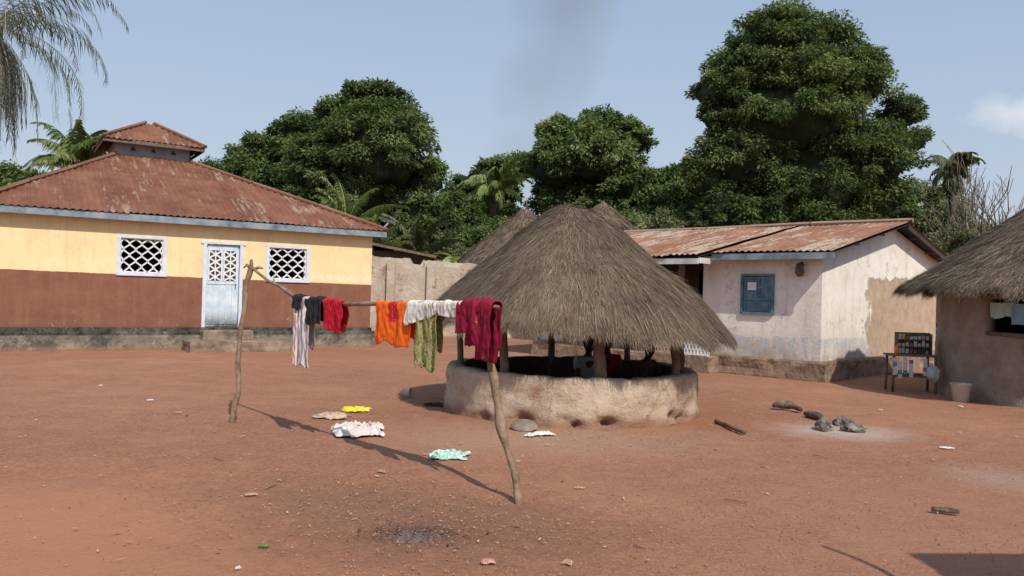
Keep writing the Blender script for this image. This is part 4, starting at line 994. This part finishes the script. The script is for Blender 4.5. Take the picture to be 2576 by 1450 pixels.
crumple('crumpled_clothing', 'crumpled white clothing lying on the dirt', -1.66, 8.9, .54, .62, 14, cloth_mat('dusty_white_cloth',(.56,.46,.43),(.72,.66,.63)), 1, .10)
crumple('yellow_cloth', 'bright yellow cloth lying flat on the dirt', -2.0, 10.5, .32, .24, 5, cloth_mat('yellow_cloth',(.62,.54,.03),(.74,.66,.08)), 2, .05)
crumple('beige_cloth', 'dusty beige cloth lying on the dirt', -2.2, 9.95, .42, .34, -12, cloth_mat('beige_cloth',(.38,.27,.19),(.56,.43,.33)), 3, .05)
gm = NT('mint_print_cloth'); gm.col(gm.mix(gm.ramp(gm.noise(22,3), [(.48, 0.0),(.55, .9)]), (.28,.54,.42), (.66,.7,.66)))
crumple('mint_cloth', 'mint green printed cloth lying on the dirt', -.56, 7.75, .34, .32, -6, gm.m, 4, .045)
M_paper = cloth_mat('paper',(.62,.61,.58),(.74,.73,.7))
crumple('crumpled_paper', 'crumpled white paper lying by the hut wall', .40, 9.12, .22, .14, 20, M_paper, 5, .03, 'paper')
crumple('crumpled_paper', 'small white paper scrap on the dirt', .25, 9.0, .14, .10, 60, M_paper, 6, .02, 'paper')
for i, (x_, y_, s_) in enumerate([(4.93,8.95,.13),(-4.9,10.9,.08),(7.2,12.7,.11),(-6.3,12.3,.07),(4.0,6.0,.03),(-1.5,4.5,.03),(5.6,12.0,.06),(6.9,10.6,.05)]):
    crumple('paper_scrap', 'small pale paper scrap lying on the dirt', x_, y_, s_, s_*.5, i*47, M_paper, 20+i, .01, 'litter')
crumple('faded_scrap', 'faded pink scrap of cloth on the dirt', -.1, 4.72, .08, .05, 10, cloth_mat('pink_scrap',(.42,.18,.13),(.6,.42,.34)), 31, .02, 'litter')
M_husk = cloth_mat('husk',(.40,.25,.15),(.54,.38,.25))
crumple('dry_husk', 'pale dry husk lying on the dirt', .38, 4.75, .06, .05, 60, M_husk, 32, .02, 'litter')
crumple('green_leaf', 'small green leaf lying on the dirt', -1.48, 4.9, .06, .02, 10, cloth_mat('green_scrap',(.08,.22,.05),(.15,.32,.08)), 33, .01, 'litter')
crumple('dark_rag', 'dark flattened rag lying by the hut', -1.02, 11.2, .30, .2, 0, cloth_mat('dark_rag',(.03,.022,.018),(.07,.05,.04)), 34, .03)
for i, (x_, y_, r_) in enumerate([(-1.95,6.1,20),(-1.1,7.0,140),(.6,6.6,10),(-4.1,9.9,30)]):
    crumple('dry_leaf', 'dry tan leaf curled on the dirt', x_, y_, .085, .028, r_, M_husk, 50+i, .012, 'leaf')

M_metal = NT('dull_aluminium'); M_metal.rough(.8); M_metal.col(M_metal.ramp(M_metal.noise(9,6,.8), [(.35,(.14,.11,.09)),(.65,(.30,.25,.21))]))
mb = MB(); n=32; prof_ = [(.0,.055),(.08,.06),(.13,.05),(.155,.02),(.165,.012),(.165,.004),(.15,.012),(.12,.04),(.0,.045)]
for r_, z_ in prof_:
    for k in range(n): mb.v.append((max(r_,.001)*math.cos(2*pi*k/n), max(r_,.001)*math.sin(2*pi*k/n), z_))
for j in range(len(prof_)-1):
    for k in range(n): mb.f.append((j*n+k, j*n+(k+1)%n, (j+1)*n+(k+1)%n, (j+1)*n+k)); mb.mi.append(0)
lid = mb.obj('pot_lid', M_metal.m, None, True, (.19,9.45,.03), 0, 'dull round metal lid propped against the mud wall', 'lid'); lid.rotation_euler = (R(12),0,0)
mb = MB(); n=20
pr = [(.001,0),(.05,0),(.065,.13),(.07,.135),(.06,.13),(.045,.01),(.001,.01)]
for r_, z_ in pr:
    for k in range(n): mb.v.append((r_*math.cos(2*pi*k/n), r_*math.sin(2*pi*k/n), z_))
for j in range(len(pr)-1):
    for k in range(n): mb.f.append((j*n+k, j*n+(k+1)%n, (j+1)*n+(k+1)%n, (j+1)*n+k)); mb.mi.append(0)
cup = mb.obj('plastic_cup', mottle('pale_plastic',[(.42,.33,.27),(.58,.5,.43)],5,.5,0), None, True, (-1.62,12.1,.065), 0, 'pale plastic cup lying on its side', 'cup'); cup.rotation_euler=(R(90),0,R(75))

M_log = mottle('burnt_log', [(.03,.022,.018),(.10,.07,.052),(.30,.225,.165)], 5, bump=.8)
def log(name, label, pts, rad, mat=M_log, cat='log', **k):
    mb = MB(); mb.stick(pts, rad, n=10, **k); mb.obj(name, mat, None, True, label=label, cat=cat)
log('firewood_log', 'curved charred firewood log lying on the dirt', [(3.92,11.8,.05),(4.05,11.85,.08),(4.18,11.7,.07),(4.22,11.5,.05)], [.03,.055,.05,.03], wob=.05, kn=.5)
log('firewood_log', 'short charred log beside the hearth', [(4.16,11.15,.04),(4.22,10.98,.06),(4.25,10.8,.05)], [.035,.06,.04], wob=.05, kn=.4)
log('stick', 'brown wooden stick lying on the dirt', [(2.68,10.3,.03),(2.72,10.05,.035),(2.76,9.8,.03),(2.82,9.5,.03)], [.026,.026,.023,.025], mottle('stick_wood',[(.10,.06,.042),(.22,.14,.09)],6), 'stick')
log('wood_piece', 'dark piece of wood lying on the dirt', [(3.30,6.18,.025),(3.42,6.15,.03),(3.48,6.12,.025)], [.018,.024,.016], M_log, 'stick')
for i in range(7):
    a = random.uniform(0,pi); x_, y_ = [( -2.6,7.3),(1.9,6.3),(2.5,7.6),(.9,5.1),(-1.9,6.3),(3.3,8.2),(5.2,11.5)][i]
    l = random.uniform(.08,.2); log('twig', 'thin dry twig lying on the dirt', [(x_,y_,.01),(x_+l*.5*math.cos(a),y_+l*.5*math.sin(a),.02),(x_+l*math.cos(a)+.01,y_+l*math.sin(a),.01)], [.005,.006,.003], M_pole, 'twig')
M_stone = mottle('hearth_stone', [(.06,.05,.045),(.17,.15,.13),(.36,.33,.29)], 7, bump=.9, bscale=14)
def stone(x, y, r, seed, label, sq=.55):
    nu, nv = 28, 16; vs = []
    for j in range(nv+1):
        ph = pi*j/nv
        for i in range(nu):
            t_ = 2*pi*i/nu; d = Vector((math.sin(ph)*math.cos(t_), math.sin(ph)*math.sin(t_), math.cos(ph)))
            k = r*(1 + .45*mn.noise(d*1.3+Vector((seed*5,0,0))) + .18*mn.noise(d*3.1+Vector((seed*3.3,1,5))) + .08*mn.noise(d*7+Vector((seed,0,0))))
            vs.append((d.x*k, d.y*k*.8, max(-.01, r*.32 + d.z*k*sq)))
    me = bpy.data.meshes.new('hearth_stone'); me.from_pydata(vs, [], [(j*nu+i, j*nu+(i+1)%nu, (j+1)*nu+(i+1)%nu, (j+1)*nu+i) for j in range(nv) for i in range(nu)]); me.materials.append(M_stone)
    mkobj('hearth_stone', me, None, (x,y,0), seed, label, 'stone', group='three hearth stones')
stone(3.97,10.05,.13,1,'grey ash covered hearth stone on the dirt',.75); stone(4.38,10.42,.12,2,'dark hearth stone beside pale ash',.75); stone(4.32,9.98,.13,3,'flat grey hearth stone beside pale ash', .5)

def lathe(pr, n):
    mb = MB()
    for r_, z_ in pr:
        for k in range(n): mb.v.append((r_*math.cos(2*pi*k/n), r_*math.sin(2*pi*k/n), z_))
    for j in range(len(pr)-1):
        for k in range(n): mb.f.append((j*n+k, j*n+(k+1)%n, (j+1)*n+(k+1)%n, (j+1)*n+k)); mb.mi.append(0)
    return mb
bk = thing('bucket','translucent white plastic bucket beside the mud hut','bucket',(7.62,13.45,0))
lathe([(.001,0),(.12,0),(.16,.29),(.172,.295),(.172,.305),(.155,.30),(.115,.012),(.001,.012)], 28).obj('body', mottle('white_plastic',[(.5,.5,.47),(.62,.62,.6)],3,.4,0), bk, True)
mb = MB(); mb.tube([(.17*math.cos(a), .17*math.sin(a)-.02, .29-.05*math.sin(a)) for a in [pi*k/10 + pi for k in range(11)]], .004, 5); mb.obj('handle', M_metal.m, bk, True)

tb = thing('vendor_table','rough wooden table holding small packets for sale','table',(7.42,14.75,0),R(-8))
mb = MB()
for k in range(5): mb.box(-.42,.42,-.24+.098*k,-.24+.098*k+.09,.66,.69)
mb.obj('tabletop', M_timber, tb)
for (a,b) in ((-.37,-.2),(.37,-.2),(-.37,.2),(.37,.2)):
    mb = MB(); mb.tube([(a,b,0),(a*.99,b,.35),(a*.97,b,.66)], .025, 7); mb.obj('leg', M_timber, tb, True)
mb = MB(); mb.beam((-.37,-.2,.3),(.37,-.2,.3),.04,.02,(0,1,0)); mb.beam((-.37,.2,.3),(.37,.2,.3),.04,.02,(0,1,0)); mb.obj('rail', M_timber, tb)
pc = [mottle('packet_%s'%n_, [tuple(v*.7 for v in c_), c_], 30, .4, 0, spec=.5) for n_, c_ in (('blue',(.12,.2,.38)),('silver',(.6,.6,.6)),('red',(.45,.08,.07)),('yellow',(.55,.46,.18)),('dark',(.05,.05,.065)),('green',(.1,.26,.15)),('cream',(.62,.56,.46)))]
rk = thing('packet_display_rack','dark tray rack filled with coloured sachets on table','display rack',(7.50,14.80,.69),R(-8))
mb = MB(); mb.box(-.31,.31,.10,.13,0,.40); mb.box(-.31,-.29,-.02,.098,0,.38); mb.box(.29,.31,-.02,.098,0,.38)
for z_ in (0,.13,.26): mb.box(-.288,.288,-.02,.098,z_,z_+.012)
mb.obj('frame', M_timber, rk)
mb = MB()
for r_ in range(3):
    for k in range(8):
        xx = -.28+k*.07; hh_ = random.uniform(.05,.11); mb.box(xx,xx+.05,.0+random.uniform(0,.03),.06,.014+.13*r_,.014+.13*r_+hh_,random.choice([0,1,1,4,2,1,6,3,6]))
mb.obj('packet', pc, rk).__setitem__('kind','stuff')
sc = thing('sachet_strip','strips of shiny pale sachets hanging from the table edge','sachets',(7.42,14.75,0),R(-8))
mb = MB()
for (a, z_) in [(-.40,.50),(-.31,.44),(-.22,.52),(-.12,.47),(.12,.50),(.22,.42)]:
    for q in range(4): mb.box(a,a+.07,-.275-.006*(q%2),-.262-.006*(q%2),z_-.08*q+.06,z_-.08*q+.135,[1,0,6,1][(q+int(a*30))%4])
mb.obj('sachet', pc, sc).__setitem__('kind','stuff')
v, f = core_sphere((0,0,0), .12, 5, 20, 14, 1.2); me = bpy.data.meshes.new('plastic_bag'); me.from_pydata([tuple(a) for a in v], [], [tuple(int(i) for i in a) for a in f]); me.materials.append(mottle('bag_white',[(.4,.4,.4),(.55,.54,.53)],9,.4,.5)); me.polygons.foreach_set('use_smooth',[True]*len(f))
mkobj('plastic_bag', me, None, (7.66,14.42,.36), 0, 'bulging white plastic bag hanging from table corner', 'bag')
lathe([(.001,0),(.035,0),(.038,.02),(.038,.12),(.015,.15),(.015,.18),(.001,.18)], 14).obj('plastic_bottle', mottle('orange_plastic',[(.6,.16,.03),(.75,.25,.06)],5,.4,0), None, True, (7.12,14.68,.69), 0, 'small orange plastic bottle on the vendor table', 'bottle')

def hang_sheet(name, label, cx, cy, w, h, zt_, ang_, mat, seed):
    mb = MB(); n=20
    for i in range(n+1):
        for j in range(n+1):
            u=i/n; v=j/n; d=.02*math.sin(u*14+seed)*(.3+v)
            mb.v.append(((u-.5)*w, d, -v*h - .05*mn.noise(Vector((u*2,seed,0)))*v))
    for i in range(n):
        for j in range(n):
            a=i*(n+1)+j; mb.f.append((a,a+1,a+n+2,a+n+1)); mb.mi.append(0)
    mb.obj(name, mat, None, True, (cx,cy,zt_), ang_, label, 'cloth')
def hp(a, r): return (10.3+r*math.cos(R(a)), 14.1+r*math.sin(R(a)))
a_ = hp(205,2.5); hang_sheet('hanging_cloth','pale mint cloth hanging in the hut window', a_[0],a_[1],.42,.24,1.68,R(206+90),cloth_mat('mint_cloth',(.3,.46,.4),(.4,.56,.5)),1)
a_ = hp(213,2.5); hang_sheet('hanging_cloth','light blue cloth hanging in the hut window', a_[0],a_[1],.4,.34,1.67,R(213+90),cloth_mat('sky_cloth',(.16,.3,.42),(.26,.4,.54)),2)
a_ = hp(221,2.5); hang_sheet('hanging_cloth','white cloth hanging in the hut window', a_[0],a_[1],.36,.24,1.67,R(221+90),M_wh,3)

# ------------------------------------------------------------------ people
M_skin = mottle('dark_skin', [(.035,.018,.012),(.06,.032,.02)], 6, .5, 0, spec=.4); M_hair = mottle('black_hair', [(.006,.005,.005),(.015,.012,.011)], 40, .9, .8)
M_lips = mottle('lips',[(.08,.03,.025),(.1,.04,.03)],5,.6,0)
def skin_obj(name, verts, edges, radii, mat, parent, sub=2):
    me = bpy.data.meshes.new(name); me.from_pydata(verts, edges, []); me.materials.append(mat)
    o = mkobj(name, me, parent)
    md = o.modifiers.new('skin','SKIN'); md.use_smooth_shade = True
    if not me.skin_vertices: bpy.context.view_layer.update()
    for i, r_ in enumerate(radii):
        if not isinstance(r_, tuple): r_ = (r_, r_)
        me.skin_vertices[0].data[i].radius = r_
    me.skin_vertices[0].data[0].use_root = True
    s_ = o.modifiers.new('sub','SUBSURF'); s_.levels = sub; s_.render_levels = sub
    return o
def person(label, x, y, rot, seat, shirt, trousers, lean=.1, arm=0.0):
    e = thing('person', label, 'person', (x,y,0), R(rot)); s = seat
    V = []; E_ = []; Rr = []
    def add(p, r_, par=None):
        V.append(p); Rr.append(r_); 
        if par is not None: E_.append((par, len(V)-1))
        return len(V)-1
    L = lean
    pel = add((0,0,s+.08), (.14,.11)); w1 = add((0,-L*.3,s+.24), (.115,.09), pel); ch = add((0,-L*.8,s+.42), (.135,.095), w1)
    sh = add((0,-L,s+.52), (.07,.06), ch); nk = add((0,-L-.01,s+.59), .045, sh); j = add((0,-L-.035,s+.645), (.062,.07), nk); hd = add((0,-L-.02,s+.72), (.073,.088), j); tp = add((0,-L-.01,s+.785), (.055,.065), hd)
    ns = add((0,-L-.12,s+.69), .012, hd)
    for sd in (-1,1):
        er = add((sd*.085,-L-.005,s+.70), .014, hd)
        s1 = add((sd*.165,-L*.95,s+.49), .052, ch); el = add((sd*.22,-L-.13,s+.26), .038, s1)
        wr_ = add((sd*(.12-arm*.05),-L-.33,s+.20+arm*.2), .025, el); pa = add((sd*.10,-L-.40,s+.195+arm*.2), (.032,.018), wr_)
        for q in range(4):
            f1 = add((sd*(.075+.018*q),-L-.45+.006*abs(q-1.5),s+.185+arm*.2), .0095, pa); add((sd*(.075+.018*q),-L-.475+.006*abs(q-1.5),s+.16+arm*.2), .008, f1)
        t1 = add((sd*.07,-L-.405,s+.18+arm*.2), .010, wr_); add((sd*.055,-L-.44,s+.17+arm*.2), .009, t1)
        hp_ = add((sd*.09,-.03,s+.07), .085, pel); kn = add((sd*.16,-.40,s+.16), .06, hp_); an = add((sd*.14,-.36,.08), .036, kn); ft = add((sd*.14,-.44,.035), (.035,.025), an); add((sd*.145,-.53,.025), (.033,.018), ft)
    skin_obj('body', V, E_, Rr, M_skin, e)
    TV = [(0,0,s+.10),(0,-L*.3,s+.24),(0,-L*.8,s+.42),(0,-L,s+.53),(-.17,-L*.95,s+.49),(-.205,-L-.08,s+.34),(.17,-L*.95,s+.49),(.205,-L-.08,s+.34)]
    skin_obj('shirt', TV, [(0,1),(1,2),(2,3),(2,4),(4,5),(2,6),(6,7)], [(.16,.13),(.145,.115),(.155,.115),(.075,.07),.07,.062,.07,.062], shirt, e)
    skin_obj('trousers', [(0,0,s+.09),(-.09,-.03,s+.08),(-.155,-.37,s+.16),(-.15,-.37,s*.5+.1),(.09,-.03,s+.08),(.155,-.37,s+.16),(.15,-.37,s*.5+.1)], [(0,1),(1,2),(2,3),(0,4),(4,5),(5,6)], [(.155,.125),.1,.078,.065,.1,.078,.065], trousers, e)
    v, f = core_sphere((0,-L+.002,s+.745), .088, 3, 18, 12, 1.0)
    me = bpy.data.meshes.new('hair'); me.from_pydata([(a[0]*.95, a[1]+.012, max(a[2], s+.705)) for a in v], [], [tuple(int(i) for i in a) for a in f]); me.materials.append(M_hair); me.polygons.foreach_set('use_smooth',[True]*len(f)); mkobj('hair', me, e)
    for sd in (-1,1): m = MB(); m.tube([(sd*.03,-L-.098,s+.715),(sd*.03,-L-.103,s+.715)], .007, 8, 0); m.obj('eye', M_white, e, True)
    m = MB(); m.tube([(-.022,-L-.10,s+.655),(0,-L-.106,s+.652),(.022,-L-.10,s+.655)], .005, 6); m.obj('mouth', M_lips, e, True)
    st = thing('stool','low rough wooden stool under a seated person','stool',(x,y,0),R(rot),group='low wooden stools')
    m = MB(); m.box(-.17,.17,-.12,.12,s-.045,s-.015); m.obj('seat', M_timber, st)
    for a in (-.13,.13):
        for b in (-.09,.09): m = MB(); m.tube([(a*1.15,b*1.15,0),(a,b,s-.046)], .018, 6); m.obj('leg', M_timber, st, True)
M_dkt = cloth_mat('dark_trousers',(.03,.035,.05),(.05,.055,.07))
person('person in grey white shirt seated inside the open hut', 1.12, 11.9, 20, .17, cloth_mat('grey_shirt',(.32,.32,.33),(.45,.45,.46)), M_dkt)
person('person in dark clothes seated inside the open hut', 1.93, 11.7, 50, .15, cloth_mat('dark_shirt',(.05,.03,.03),(.09,.05,.045)), M_dkt, arm=.5)
person('person in red top seated inside the open hut', 1.52, 12.3, -20, .18, cloth_mat('red_top',(.3,.02,.03),(.42,.03,.04)), M_dkt)

# ------------------------------------------------------------------ smoke
sm_ = bpy.data.materials.new('smoke'); sm_.use_nodes = True; nt = sm_.node_tree; nt.nodes.clear()
ou = nt.nodes.new('ShaderNodeOutputMaterial'); pv = nt.nodes.new('ShaderNodeVolumePrincipled'); nt.links.new(pv.outputs[0], ou.inputs['Volume'])
pv.inputs['Color'].default_value = (.52,.48,.46,1)
tc = nt.nodes.new('ShaderNodeTexCoord'); sx = nt.nodes.new('ShaderNodeSeparateXYZ'); nt.links.new(tc.outputs['Object'], sx.inputs[0])
def M_(op, a, b=0.0):
    n = nt.nodes.new('ShaderNodeMath'); n.operation = op
    for i, v in enumerate((a, b)):
        if isinstance(v, (int, float)): n.inputs[i].default_value = v
        else: nt.links.new(v, n.inputs[i])
    return n.outputs[0]
rad = M_('SQRT', M_('ADD', M_('MULTIPLY', sx.outputs[0], sx.outputs[0]), M_('MULTIPLY', sx.outputs[1], sx.outputs[1])))
Rz = M_('ADD', 4.0, M_('MULTIPLY', sx.outputs[2], .16))
fall = M_('SUBTRACT', 1.0, M_('DIVIDE', rad, Rz))
nz = nt.nodes.new('ShaderNodeTexNoise'); nz.inputs['Scale'].default_value = .14; nz.inputs['Detail'].default_value = 3; nt.links.new(tc.outputs['Object'], nz.inputs['Vector'])
dn = M_('MAXIMUM', M_('ADD', M_('MULTIPLY', fall, .9), M_('MULTIPLY', M_('SUBTRACT', nz.outputs[0], .50), 2.0)), 0.0)
dn = M_('MULTIPLY', dn, M_('MINIMUM', 1.0, M_('MULTIPLY', M_('MAXIMUM', fall, 0.0), 4.0)))
nt.links.new(M_('MULTIPLY', dn, .055), pv.inputs['Density'])
mb = MB(); mb.tube([(0,0,0),(0,0,38)], [4.1,10.2], 24)
so = mb.obj('smoke_plume', sm_, label='faint grey smoke plume drifting above the trees', cat='smoke', loc=(-1.2,90,11)); so.rotation_euler = (0, R(16), 0)

# ------------------------------------------------------------------ camera, light, world
cam = bpy.data.cameras.new('camera'); cam.lens = 28; cam.sensor_width = 36; cam.clip_end = 3000; cam.clip_start = .05
co = bpy.data.objects.new('camera', cam); COL.objects.link(co); co.location = (0,0,1.6)
co.rotation_euler = (Matrix.Rotation(R(90.43),3,'X') @ Matrix.Rotation(.028,3,'Z')).to_euler()
sc_ = bpy.context.scene; sc_.camera = co
el = R(46); sd = Vector((.406*math.cos(el), -.914*math.cos(el), math.sin(el)))
sun = bpy.data.lights.new('sun','SUN'); sun.energy = 4.0; sun.angle = R(.6); sun.color = (1,.93,.82)
su = bpy.data.objects.new('sun', sun); COL.objects.link(su); su.rotation_euler = (-sd).to_track_quat('-Z','Y').to_euler(); su.location = (5,-10,20)
w = bpy.data.worlds.new('World'); sc_.world = w; w.use_nodes = True; nt = w.node_tree; nt.nodes.clear()
ou = nt.nodes.new('ShaderNodeOutputWorld'); bg = nt.nodes.new('ShaderNodeBackground'); nt.links.new(bg.outputs[0], ou.inputs[0]); bg.inputs[1].default_value = .12
sky = nt.nodes.new('ShaderNodeTexSky'); sky.sky_type = 'NISHITA'; sky.sun_disc = False; sky.sun_elevation = el; sky.sun_rotation = math.atan2(.406,-.914)
sky.air_density = 1.0; sky.dust_density = 2.5; sky.ozone_density = 1.5
tc = nt.nodes.new('ShaderNodeTexCoord')
nrm = nt.nodes.new('ShaderNodeVectorMath'); nrm.operation = 'NORMALIZE'; nt.links.new(tc.outputs['Generated'], nrm.inputs[0])
sz = nt.nodes.new('ShaderNodeSeparateXYZ'); nt.links.new(nrm.outputs[0], sz.inputs[0])
hr = nt.nodes.new('ShaderNodeValToRGB'); nt.links.new(sz.outputs[2], hr.inputs[0])
hr.color_ramp.elements[0].position = 0.0; hr.color_ramp.elements[0].color = (5.3/8,5.8/8,6.5/8,1)
hr.color_ramp.elements[1].position = .45; hr.color_ramp.elements[1].color = (3.1/8,4.3/8,6.2/8,1)
h8 = nt.nodes.new('ShaderNodeVectorMath'); h8.operation = 'SCALE'; h8.inputs['Scale'].default_value = 8.0; nt.links.new(hr.outputs[0], h8.inputs[0])
hz = nt.nodes.new('ShaderNodeMixRGB'); hz.inputs[0].default_value = .75; nt.links.new(sky.outputs[0], hz.inputs[1]); nt.links.new(h8.outputs[0], hz.inputs[2])
cd = Vector((.635,1,.247)).normalized()
sub = nt.nodes.new('ShaderNodeVectorMath'); sub.operation='SUBTRACT'; nt.links.new(nrm.outputs[0], sub.inputs[0]); sub.inputs[1].default_value = cd
mp = nt.nodes.new('ShaderNodeVectorMath'); mp.operation='MULTIPLY'; nt.links.new(sub.outputs[0], mp.inputs[0]); mp.inputs[1].default_value = (1,1,2.6)
ln = nt.nodes.new('ShaderNodeVectorMath'); ln.operation='LENGTH'; nt.links.new(mp.outputs[0], ln.inputs[0])
nz = nt.nodes.new('ShaderNodeTexNoise'); nz.inputs['Scale'].default_value = 18; nz.inputs['Detail'].default_value = 7; nt.links.new(nrm.outputs[0], nz.inputs['Vector'])
v = M_('ADD', M_('SUBTRACT', 1.0, M_('DIVIDE', ln.outputs[1], .075)), M_('MULTIPLY', M_('SUBTRACT', nz.outputs[0], .5), 2.2))
rp = nt.nodes.new('ShaderNodeValToRGB'); rp.color_ramp.elements[0].position = .1; rp.color_ramp.elements[1].position = 1.0; rp.color_ramp.elements[1].color = (.75,.75,.75,1); nt.links.new(v, rp.inputs[0])
mx = nt.nodes.new('ShaderNodeMixRGB'); nt.links.new(rp.outputs[0], mx.inputs[0]); nt.links.new(hz.outputs[0], mx.inputs[1]); mx.inputs[2].default_value = (7.3,7.4,7.6,1)
nt.links.new(mx.outputs[0], bg.inputs[0])
sc_.view_settings.view_transform = 'Standard'; sc_.view_settings.look = 'None'; sc_.view_settings.exposure = 0
